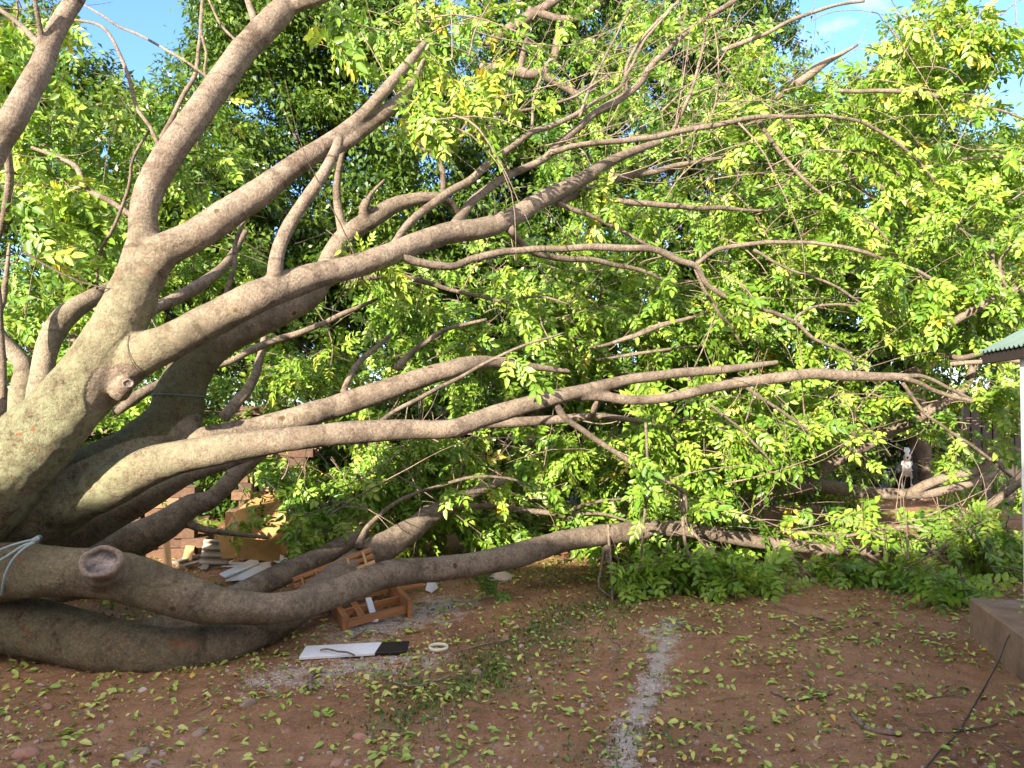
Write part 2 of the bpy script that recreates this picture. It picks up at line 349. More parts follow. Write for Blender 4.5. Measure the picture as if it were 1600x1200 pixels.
# ------------------------------------------------------------------ boxes and beams
def box_bm(bm, size, M=Matrix(), bev=0.0):
    r = bmesh.ops.create_cube(bm, size=1.0, matrix=M @ Matrix.Diagonal((*size, 1)))
    if bev:
        ed = list({e for v in r['verts'] for e in v.link_edges}); bmesh.ops.bevel(bm, geom=ed, offset=bev, segments=2, affect='EDGES', profile=0.6)
def beam_matrix(a, b, up=Vector((0, 0, 1))):
    x = (b-a).normalized(); y = up.cross(x).normalized(); z = x.cross(y)
    M = Matrix((x, y, z)).transposed().to_4x4(); M.translation = (a+b)/2; return M
def beam(name, a, b, w, h, m, parent=None, up=Vector((0, 0, 1)), bev=0.004):
    bm = bmesh.new(); box_bm(bm, ((b-a).length, w, h), Matrix(), bev)
    me = bpy.data.meshes.new(name); bm.to_mesh(me); bm.free()
    o = bpy.data.objects.new(name, me); COL.objects.link(o); me.materials.append(m)
    o.matrix_basis = beam_matrix(a, b, up)
    if parent is not None: o.parent = parent; o.matrix_parent_inverse = parent.matrix_basis.inverted()
    return o
def prism(name, corners, thick, m, parent=None, bev=0.003, jag=0.0):
    """a board from its outline: corners given in order, thick downwards along the face normal"""
    n = (corners[1]-corners[0]).cross(corners[2]-corners[0]).normalized()
    if n.z < 0: n = -n
    bm = bmesh.new(); pts = []
    for i, c in enumerate(corners): pts.append(bm.verts.new(c))
    f = bm.faces.new(pts)
    e = bmesh.ops.extrude_face_region(bm, geom=[f]); vs = [v for v in e['geom'] if isinstance(v, bmesh.types.BMVert)]
    bmesh.ops.translate(bm, verts=vs, vec=-n*thick)
    bmesh.ops.recalc_face_normals(bm, faces=bm.faces)
    if bev: bmesh.ops.bevel(bm, geom=list(bm.edges), offset=bev, segments=1, affect='EDGES')
    me = bpy.data.meshes.new(name); bm.to_mesh(me); bm.free()
    return link(name, me, m, parent, smooth=False)
def line_tube(name, pts, r, m, parent=None, sides=7):
    C, R = spline([(p, r) for p in pts], 0.03); V, Q, s, rad = tube(C, R, sides)
    return link(name, np_mesh(name, V, Q, {'s': s, 'rad': rad}), m, parent)

# ------------------------------------------------------------------ unseen building added to shade the yard, and the small building at the right
def shade_house():
    h = empty('shade_house', (-6, -5.5, 0), 'unseen beige building added behind the camera to shade the foreground dirt', 'shade_house')
    bm = bmesh.new(); box_bm(bm, (16, 6.0, 3.2), Matrix.Translation((-4.5, -5.4, 1.6)), 0.02)
    me = bpy.data.meshes.new('wall'); bm.to_mesh(me); bm.free(); w = link('wall', me, plain('beige_plaster', (0.62, 0.54, 0.44), 0.85), h, False)
    H = 4.62
    R = [Vector((-13.5, -1.9, 3.0)), Vector((4.5, -1.5, 3.0)), Vector((4.5, -5.1, H+0.15)), Vector((-13.5, -5.6, H))]
    prism('roof', R, 0.1, M_ROOF, h, 0.01)
    prism('roof', [R[3]+Vector((0, .03, 0)), R[2]+Vector((0, .03, 0)), Vector((4.5, -9, 3.0)), Vector((-13.5, -9, 3.0))], 0.1, M_ROOF, h, 0.01)
shade_house()
EDGE = Vector((0.24, 0.97, 0)).normalized(); SIDE = Vector((0.97, -0.24, 0)).normalized()
def annex():
    c = Vector((3.12, 5.09, 0))
    a = empty('garden_shed', c, 'small white building with green corrugated roof and raised concrete slab at the right edge', 'building')
    q0 = c+EDGE*0.06; q1 = c-EDGE*6
    prism('slab', [q0+Vector((0, 0, .27)), q1+Vector((0, 0, .27)), q1+SIDE*4+Vector((0, 0, .27)), q0+SIDE*4+Vector((0, 0, .27))], 0.4, M_CONC, a, 0.012)
    pb = P(1590, 948, 4.87); pb.z = 0.27
    b0 = pb+SIDE*0.11
    bm = bmesh.new(); box_bm(bm, (0.11, 0.11, 1.70), Matrix.Translation(b0+Vector((0, 0, 0.85))) @ Matrix.Rotation(-0.24, 4, 'Z'), 0.008)
    me = bpy.data.meshes.new('post'); bm.to_mesh(me); bm.free(); link('post', me, M_WALL, a, False)
    w0 = b0+SIDE*1.3+EDGE*0.35
    prism('wall', [w0+Vector((0, 0, 2.6)), w0-EDGE*6+Vector((0, 0, 2.6)), w0-EDGE*6+SIDE*2.4+Vector((0, 0, 2.6)), w0+SIDE*2.4+Vector((0, 0, 2.6))], 2.33, M_WALL, a, 0)
    # corrugated roof: eave along EDGE, rising along SIDE
    ev = P(1529, 551, 5.5); rise = math.tan(math.radians(30)); L = 6.0; W = 3.0
    nu, nv = 800, 3; V = []; 
    for th in (0, -0.004):
        for j in range(nv):
            for i in range(nu):
                t = i/(nu-1)*L; v = j/(nv-1)*W
                p = ev-EDGE*t+SIDE*v+Vector((0, 0, v*rise+th+0.009*math.sin(t*2*math.pi/0.076)))
                V.append(p)
    Q = []
    for k in range(2):
        for j in range(nv-1):
            for i in range(nu-1):
                b = k*nu*nv+j*nu+i; Q.append((b, b+1, b+nu+1, b+nu) if k == 0 else (b, b+nu, b+nu+1, b+1))
    for i in range(nu-1): Q.append((i, i+nu*nv, i+1+nu*nv, i+1))
    for j in range(nv-1): b = j*nu; Q.append((b, b+nu, b+nu+nu*nv, b+nu*nv))
    link('roof', np_mesh('roof', V, Q), M_ROOF, a)
    f0 = ev+SIDE*0.03+Vector((0, 0, -0.05)); beam('fascia', f0-EDGE*0.02, f0-EDGE*5.9, 0.03, 0.07, M_FASCIA, a)
    f1 = ev+SIDE*0.03-EDGE*0.05+Vector((0, 0, -0.05)); beam('rafter', f1+SIDE*0.02, f1+SIDE*2.8+Vector((0, 0, 2.8*rise)), 0.05, 0.09, M_FASCIA, a)
annex()

# ------------------------------------------------------------------ the fallen tree: wood
tree = empty('fallen_tree', (-3.4, 4.7, 0), 'big fallen tree with grey brown limbs sprawling across the yard, crown of fresh green leaves', 'tree')
def bark_attrs(V, samples):
    kd = kdtree.KDTree(len(samples))
    for i, s_ in enumerate(samples): kd.insert(s_[0], i)
    kd.balance()
    s = np.empty(len(V)); r = np.empty(len(V))
    for i, v in enumerate(V):
        _, k, _ = kd.find(v); s[i] = samples[k][1]; r[i] = samples[k][2]
    return s, r
def moss_age(V, rad):
    base = np.array(P(-60, 800, 4.5)); dd = np.linalg.norm(V-base, axis=1)
    age = np.clip((rad-0.07)/0.14, 0, 1)*np.clip(1.4-dd/2.2, 0, 1)
    moss = np.clip(1.55-dd/1.5, 0, 1)*np.clip((rad-0.05)/0.1, 0, 1)*np.clip((V[:, 2]-0.55)/0.5, .38, 1)
    return moss, age
def limb_mesh(name, traces, voxel=0.011, parent=None, label=None, m=None):
    """several tubes fused into one smooth body of wood"""
    q = Quads(); samples = []
    for ti, tr in enumerate(traces):
        C, R = spline(tr, 0.03)
        V, Q, s, rad = tube(C, R, 20, True, 0.022, ti*1.7+len(C))
        q.add(V, Q)
        ss = np.concatenate([[0], np.cumsum(np.linalg.norm(np.diff(C, axis=0), axis=1))])+ti*13.7
        samples += [(Vector(c), a, b) for c, a, b in zip(C, ss, R)]
    me = q.mesh(name+'_src'); o = bpy.data.objects.new(name+'_src', me); COL.objects.link(o)
    r = o.modifiers.new('r', 'REMESH'); r.mode = 'VOXEL'; r.voxel_size = voxel; r.use_smooth_shade = True
    sm = o.modifiers.new('s', 'SMOOTH'); sm.factor = 0.5; sm.iterations = 9
    dg = bpy.context.evaluated_depsgraph_get(); dg.update()
    out = bpy.data.meshes.new_from_object(o.evaluated_get(dg)); out.name = name
    bpy.data.objects.remove(o); bpy.data.meshes.remove(me)
    bm = bmesh.new(); bm.from_mesh(out); left = set(bm.verts); parts = []      # keep only the one body of wood
    while left:
        st = [left.pop()]; isl = list(st)
        while st:
            for e in st.pop().link_edges:
                for w in e.verts:
                    if w in left: left.remove(w); st.append(w); isl.append(w)
        parts.append(isl)
    parts.sort(key=len)
    bmesh.ops.delete(bm, geom=[v for p in parts[:-1] for v in p], context='VERTS'); bm.to_mesh(out); bm.free()
    n = len(out.vertices); V = np.empty(n*3, np.float32); out.vertices.foreach_get('co', V); V = V.reshape(-1, 3)
    N = np.empty(n*3, np.float32); out.vertices.foreach_get('normal', N); N = N.reshape(-1, 3)
    s, rad = bark_attrs(V, samples)
    D = np.array([noise.noise((v[0]*5, v[1]*5, v[2]*5)) *0.055 + noise.noise((v[0]*17, v[1]*17, v[2]*17))*0.03 for v in V])+np.array([0.05*noise.noise((a*3.1, 4.0, 0))+0.05*max(0, noise.noise((a*9.0, 1.0, 3.0))-.25) for a in s])
    V = V+N*(D*np.minimum(rad, 0.16)+rad*0.03)[:, None]
    out.vertices.foreach_set('co', V.ravel().astype(np.float32))
    mo, ag = moss_age(V, rad)
    moss_shade = np.clip((3.3-s)/.5, 0, 1)*(1 if name == 'limb' and label and 'shoulder' in label else 0)  # mossy shoulder of the middle limb, upper trunk's shade painted in
    for k, val in (('s', s), ('rad', rad), ('moss', mo), ('age', ag), ('moss_shade', moss_shade)):
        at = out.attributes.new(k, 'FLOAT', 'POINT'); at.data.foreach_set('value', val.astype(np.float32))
    out.update()
    ob = link(name, out, m or BARK, parent or tree)
    if label: ob['label'] = label
    return ob

BASE = (-190, 880, 4.6)
T = [(-230, 945, 4.7, 210), (-120, 855, 4.55, 165), (-30, 778, 4.45, 128), (42, 702, 4.4, 112), (100, 642, 4.4, 103), (150, 575, 4.4, 91), (190, 500, 4.42, 78), (220, 425, 4.45, 64), (225, 372, 4.48, 46), (224, 335, 4.5, 40), (236, 292, 4.55, 43), (260, 248, 4.6, 43),
     (299, 192, 4.7, 44), (336, 140, 4.8, 41), (379, 82, 4.95, 40), (422, 36, 5.05, 38), (446, 8, 5.1, 34), (462, -40, 5.2, 22), (470, -90, 5.3, 16)]
A1b = [(442, 14, 5.1, 26), (475, 2, 5.1, 24), (512, -10, 5.1, 20), (560, -40, 5.1, 14)]
A2 = [(215, 440, 4.45, 70), (250, 396, 4.45, 54), (300, 371, 4.5, 47), (347, 340, 4.55, 45), (402, 304, 4.65, 42), (456, 262, 4.75, 35), (503, 231, 4.85, 30), (540, 204, 4.95, 25), (574, 172, 5.0, 19), (615, 125, 5.05, 17), (642, 94, 5.1, 15), (664, 66, 5.15, 10)]
A2b = [(512, 236, 4.9, 22), (545, 220, 4.95, 22), (576, 194, 5.05, 24), (603, 174, 5.1, 22), (630, 150, 5.2, 18), (650, 118, 5.3, 11), (664, 90, 5.4, 6)]
A3 = [(110, 650, 4.46, 70), (170, 592, 4.43, 72), (222, 553, 4.4, 64), (263, 536, 4.4, 56), (304, 514, 4.42, 54), (354, 488, 4.46, 52), (405, 463, 4.5, 49), (456, 443, 4.6, 44), (503, 428, 4.7, 40), (551, 417, 4.8, 37), (596, 402, 4.9, 35), (625, 391, 5.0, 35), (652, 380, 5.1, 35), (702, 364, 5.25, 34), (753, 357, 5.4, 32), (797, 341, 5.55, 30), (837, 317, 5.7, 28), (878, 296, 5.85, 25),
      (922, 273, 6.0, 22), (945, 257, 6.15, 18), (985, 238, 6.3, 14), (1030, 222, 6.5, 10)]
A3up = [(432, 452, 4.55, 26), (430, 425, 4.5, 23), (434, 395, 4.5, 22), (449, 357, 4.52, 21), (472, 320, 4.55, 20), (505, 272, 4.62, 18), (522, 240, 4.72, 18), (531, 215, 4.82, 15)]
limb_mesh('trunk', [trace(t) for t in (T, A1b, A2, A2b, A3, A3up, [(186, 612, 4.36, 34), (196, 603, 4.30, 26), (199, 600, 4.28, 22)], [(288, 228, 4.68, 16), (277, 220, 4.62, 17), (270, 214, 4.6, 15)])])

D = [(-190, 905, 5.0, 190), (-70, 850, 4.9, 165), (40, 800, 4.85, 130), (120, 762, 4.85, 112), (190, 725, 4.85, 96), (240, 690, 4.9, 88), (272, 655, 4.95, 82), (283, 612, 5.0, 70), (303, 572, 5.05, 60), (331, 543, 5.1, 52), (365, 522, 5.15, 50), (405, 503, 5.2, 46), (445, 484, 5.3, 42), (480, 466, 5.4, 38), (503, 438, 5.5, 34), (518, 400, 5.6, 31),
     (544, 366, 5.7, 30), (584, 341, 5.8, 27), (615, 321, 5.9, 24), (652, 311, 6.0, 20), (686, 309, 6.1, 16), (705, 318, 6.2, 13), (720, 338, 6.3, 9)]
D1 = [(60, 800, 4.8, 80), (150, 768, 4.72, 74), (215, 735, 4.68, 62), (264, 719, 4.68, 53), (345, 702, 4.7, 46), (425, 690, 4.75, 38), (500, 681, 4.8, 36), (567, 675, 4.9, 36), (635, 671, 5.0, 32), (702, 671, 5.1, 29), (736, 661, 5.2, 27), (770, 648, 5.3, 28), (821, 633, 5.4, 26), (864, 622, 5.5, 24), (905, 612, 5.65, 21), (956, 599, 5.8, 18), (989, 592, 5.9, 17), (1030, 587, 6.0, 16),
      (1060, 583, 6.1, 15), (1111, 579, 6.25, 14), (1160, 574, 6.4, 12), (1215, 566, 6.6, 8)]
D1b = [(900, 618, 5.65, 18), (940, 619, 5.75, 16), (985, 625, 5.85, 15), (1040, 622, 6.0, 15), (1094, 610, 6.1, 16), (1130, 602, 6.2, 16), (1171, 596, 6.25, 17), (1212, 591, 6.3, 17), (1269, 584, 6.4, 17), (1330, 587, 6.5, 16), (1385, 589, 6.6, 14), (1420, 588, 6.7, 10)]
D2 = [(255, 715, 4.95, 60), (318, 682, 4.9, 30), (358, 673, 4.95, 27), (399, 666, 5.0, 28), (453, 655, 5.05, 33), (485, 647, 5.1, 36), (520, 637, 5.2, 36), (551, 627, 5.25, 35), (601, 610, 5.35, 34), (652, 593, 5.45, 32), (702, 578, 5.55, 29), (740, 568, 5.7, 25), (775, 566, 5.85, 18), (804, 571, 5.95, 14), (837, 574, 6.1, 12), (890, 580, 6.3, 7)]
A4a = [(538, 366, 5.7, 18), (531, 340, 5.65, 15), (526, 300, 5.6, 13), (530, 263, 5.55, 11), (536, 236, 5.5, 8)]
A4k = [(571, 345, 5.75, 18), (568, 326, 5.7, 15), (574, 312, 5.68, 13)]
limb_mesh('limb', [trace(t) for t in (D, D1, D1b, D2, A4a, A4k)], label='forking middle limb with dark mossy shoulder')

Gl = [(-200, 900, 4.7, 130), (-90, 898, 4.5, 105), (0, 894, 4.42, 88), (55, 893, 4.4, 79), (112, 892, 4.38, 72), (160, 897, 4.38, 72), (206, 906, 4.38, 74), (262, 924, 4.4, 70), (319, 942, 4.45, 61), (375, 949, 4.5, 53), (431, 951, 4.6, 47), (487, 940, 4.75, 44), (540, 921, 4.95, 43), (587, 903, 5.15, 41), (625, 894, 5.3, 41), (681, 889, 5.5, 38), (737, 882, 5.7, 37),
      (794, 871, 5.9, 38), (824, 863, 6.0, 37), (869, 848, 6.15, 33), (906, 841, 6.3, 32), (950, 835, 6.45, 32), (1000, 828, 6.6, 29), (1060, 826, 6.75, 25), (1116, 834, 6.9, 22), (1172, 844, 7.0, 21), (1229, 851, 7.1, 19), (1304, 858, 7.25, 17), (1379, 862, 7.4, 15), (1454, 862, 7.6, 12), (1600, 852, 8.0, 8)]
Gst = [(166, 905, 4.40, 64), (163, 893, 4.28, 60), (162, 886, 4.21, 60)]
limb_mesh('limb', [trace(t) for t in (Gl, Gst)], label='long low limb with a round sawn stub')
Hl = [(-200, 960, 4.9, 130), (-90, 968, 4.75, 100), (0, 972, 4.62, 86), (45, 980, 4.6, 84), (94, 990, 4.6, 84), (150, 1005, 4.55, 84), (206, 1016, 4.55, 78), (262, 1020, 4.57, 72), (310, 1014, 4.62, 70), (356, 1003, 4.7, 62), (400, 985, 4.85, 54), (450, 960, 5.1, 50), (510, 917, 5.5, 47), (560, 880, 5.85, 46), (610, 848, 6.1, 43), (645, 827, 6.3, 37), (664, 811, 6.45, 32), (686, 799, 6.55, 28), (711, 784, 6.7, 23), (740, 770, 6.85, 18), (790, 750, 7.1, 10)]
limb_mesh('limb', [trace(Hl)], label='lowest limb curving down onto the dirt')
H2 = [(200, 1000, 4.9, 60), (262, 985, 5.1, 50), (320, 958, 5.3, 42), (400, 917, 5.7, 36), (460, 889, 6.0, 34), (512, 866, 6.3, 32), (545, 845, 6.5, 24), (575, 832, 6.7, 12)]
limb_mesh('limb', [trace(H2)], label='limb lying half hidden behind the long low limb')
El = [(-60, 930, 5.5, 90), (40, 872, 5.4, 70), (110, 840, 5.4, 56), (157, 815, 5.4, 50), (211, 784, 5.45, 46), (255, 760, 5.5, 38), (295, 741, 5.55, 30), (345, 727, 5.65, 20), (385, 716, 5.75, 13), (430, 704, 5.9, 8)]
limb_mesh('limb', [trace(El)], 0.012)
Fl = [(100, 920, 6.2, 80), (184, 858, 6.1, 58), (224, 838, 6.1, 51), (259, 820, 6.15, 47), (281, 804, 6.2, 41), (300, 790, 6.25, 35), (326, 782, 6.3, 30), (347, 765, 6.35, 27), (367, 742, 6.4, 26), (388, 724, 6.45, 24), (412, 704, 6.5, 20), (440, 680, 6.6, 12)]
Fl2 = [(286, 815, 6.2, 14), (315, 826, 6.2, 12), (350, 832, 6.3, 10), (420, 840, 6.5, 7)]
limb_mesh('limb', [trace(Fl), trace(Fl2)], 0.012)
Ll = [(-60, 840, 5.3, 90), (20, 720, 5.3, 60), (55, 650, 5.3, 40), (63, 600, 5.3, 34), (71, 555, 5.32, 33), (81, 525, 5.35, 34), (101, 495, 5.4, 34), (135, 471, 5.5, 29), (170, 452, 5.6, 22), (215, 432, 5.8, 14)]
Ll2 = [(80, 610, 5.25, 16), (90, 585, 5.2, 15), (96, 560, 5.2, 14), (100, 542, 5.2, 16), (116, 530, 5.25, 9)]
limb_mesh('limb', [trace(Ll), trace(Ll2)], 0.012)
Nl = [(-60, 820, 5.7, 70), (20, 690, 5.6, 48), (38, 620, 5.6, 42), (38, 574, 5.6, 28), (20, 550, 5.6, 24), (2, 528, 5.6, 20), (-10, 500, 5.65, 16), (4, 470, 5.7, 12), (9, 435, 5.7, 9), (15, 380, 5.8, 6)]
limb_mesh('limb', [trace(Nl)], 0.012)
Kl = [(-240, 800, 4.4, 120), (-150, 560, 4.3, 70), (-80, 360, 4.25, 46), (-30, 270, 4.25, 40), (0, 218, 4.3, 38), (20, 186, 4.3, 38), (42, 146, 4.35, 36), (65, 102, 4.4, 33), (82, 60, 4.45, 29), (101, 24, 4.5, 28), (120, -6, 4.55, 26), (150, -60, 4.6, 20)]
Kb = [(66, 74, 4.4, 12), (61, 36, 4.35, 9), (52, -10, 4.3, 7)]
Kc = [(62, 70, 4.4, 12), (28, 36, 4.5, 9), (-10, 8, 4.6, 8)]
limb_mesh('limb', [trace(t) for t in (Kl, Kb, Kc)], 0.011, label='upright limb cutting the upper left corner')
Ml = [(205, 530, 4.9, 16), (229, 490, 5.1, 19), (270, 469, 5.3, 20), (304, 451, 5.5, 20), (338, 427, 5.7, 17), (358, 405, 5.9, 13), (385, 360, 6.1, 9)]
limb_mesh('limb', [trace(Ml)], 0.012)
Il = [(1090, 800, 8.6, 20), (1165, 785, 8.5, 24), (1210, 770, 8.5, 24), (1262, 758, 8.5, 24), (1296, 761, 8.5, 21), (1347, 768, 8.5, 19), (1397, 772, 8.5, 17), (1450, 770, 8.6, 16), (1499, 760, 8.7, 14), (1560, 738, 8.9, 10)]
I2 = [(1258, 756, 8.5, 18), (1276, 742, 8.45, 20), (1300, 725, 8.4, 18), (1340, 704, 8.3, 17), (1381, 680, 8.2, 16), (1424, 660, 8.1, 16), (1448, 643, 8.05, 15), (1489, 620, 8.0, 14), (1512, 599, 7.9, 13), (1520, 575, 7.9, 11), (1540, 560, 7.9, 6)]
I3 = [(1418, 772, 8.55, 14), (1450, 756, 8.5, 14), (1490, 742, 8.5, 13), (1532, 734, 8.5, 13), (1556, 706, 8.5, 13), (1572, 680, 8.5, 11), (1588, 655, 8.5, 7)]
limb_mesh('limb', [trace(t) for t in (Il, I2, I3)], 0.013, label='far right limb with a rising arm, behind the leaves')
Jl = [(1680, 410, 6.8, 18), (1600, 447, 6.9, 16), (1549, 471, 7.0, 15), (1509, 491, 7.1, 13), (1478, 512, 7.2, 11), (1431, 549, 7.4, 7)]
limb_mesh('limb', [trace(Jl)], 0.012)

# cut face of the sawn stub
def stub(name, c, n, k_, par, M_=[]):
    x = Vector((0, 0, 1)).cross(n).normalized(); y = n.cross(x); ctr = c+n*0.03*k_
    V = []; Q = []; k = 44; rings = [(0.100, -0.11), (0.112, -0.05), (0.122, -0.012), (0.118, 0.012), (0.104, 0.019), (0.088, 0.012), (0.082, -0.004), (0.055, -0.012), (0.02, -0.014), (0.001, -0.014)]
    var = []
    for ri, (r, h) in enumerate(rings):
        for i in range(k):
            t = 2*math.pi*i/k; wob = 1+0.05*math.sin(2*t+1)+0.03*math.sin(5*t)
            V.append(ctr+(x*(r*1.06*wob*math.cos(t))+y*(r*0.92*wob*math.sin(t))+n*(h+0.003*math.sin(9*t+ri)))*k_); var.append(1.0 if ri >= 6 else 0.0)
    for j in range(len(rings)-1):
        for i in range(k): Q.append((j*k+i, j*k+(i+1) % k, (j+1)*k+(i+1) % k, (j+1)*k+i))
    m, nn, l, b = mat('cut_wood'); v = attr(nn, 'var'); pos = nn.new('ShaderNodeNewGeometry').outputs['Position']
    t1 = nz(nn, l, 9, 4, 0.6, pos); t2 = nz(nn, l, 60, 3, 0.6, pos)
    r1 = ramp(nn, [(0.40, (0.075, 0.06, 0.055)), (0.62, (0.34, 0.275, 0.235))]); l.new(t1.outputs['Fac'], r1.inputs['Fac'])
    r2 = ramp(nn, [(0.3, (0.14, 0.10, 0.07)), (0.7, (0.27, 0.205, 0.15))]); l.new(t2.outputs['Fac'], r2.inputs['Fac'])
    l.new(mixc(nn, l, v, r2.outputs['Color'], r1.outputs['Color']), b.inputs['Base Color']); b.inputs['Roughness'].default_value = 0.85
    bump(nn, l, b, t2.outputs['Fac'], 0.5, 0.006)
    o = link(name, np_mesh(name, V, Q, {'var': var}), m); o.parent = par; o.matrix_parent_inverse = (tree.matrix_basis @ par.matrix_parent_inverse).inverted()
stub_limb = next(o for o in tree.children if o.get('label', '').endswith('sawn stub'))
c_ = P(160, 880, 4.125); a_ = P(163, 893, 4.27)
stub('sawn_face', c_, ((c_-a_).normalized()*0.55+Vector((0.02, -0.75, 0.42))).normalized(), .86, stub_limb)
trunk_ob = next(o for o in tree.children if o.name == 'trunk')
stub('knot', P(200, 599, 4.262), Vector((.5, -.8, -.1)).normalized(), .23, trunk_ob)
stub('knot', P(269, 213, 4.60), Vector((-.35, -.55, .6)).normalized(), .17, trunk_ob)

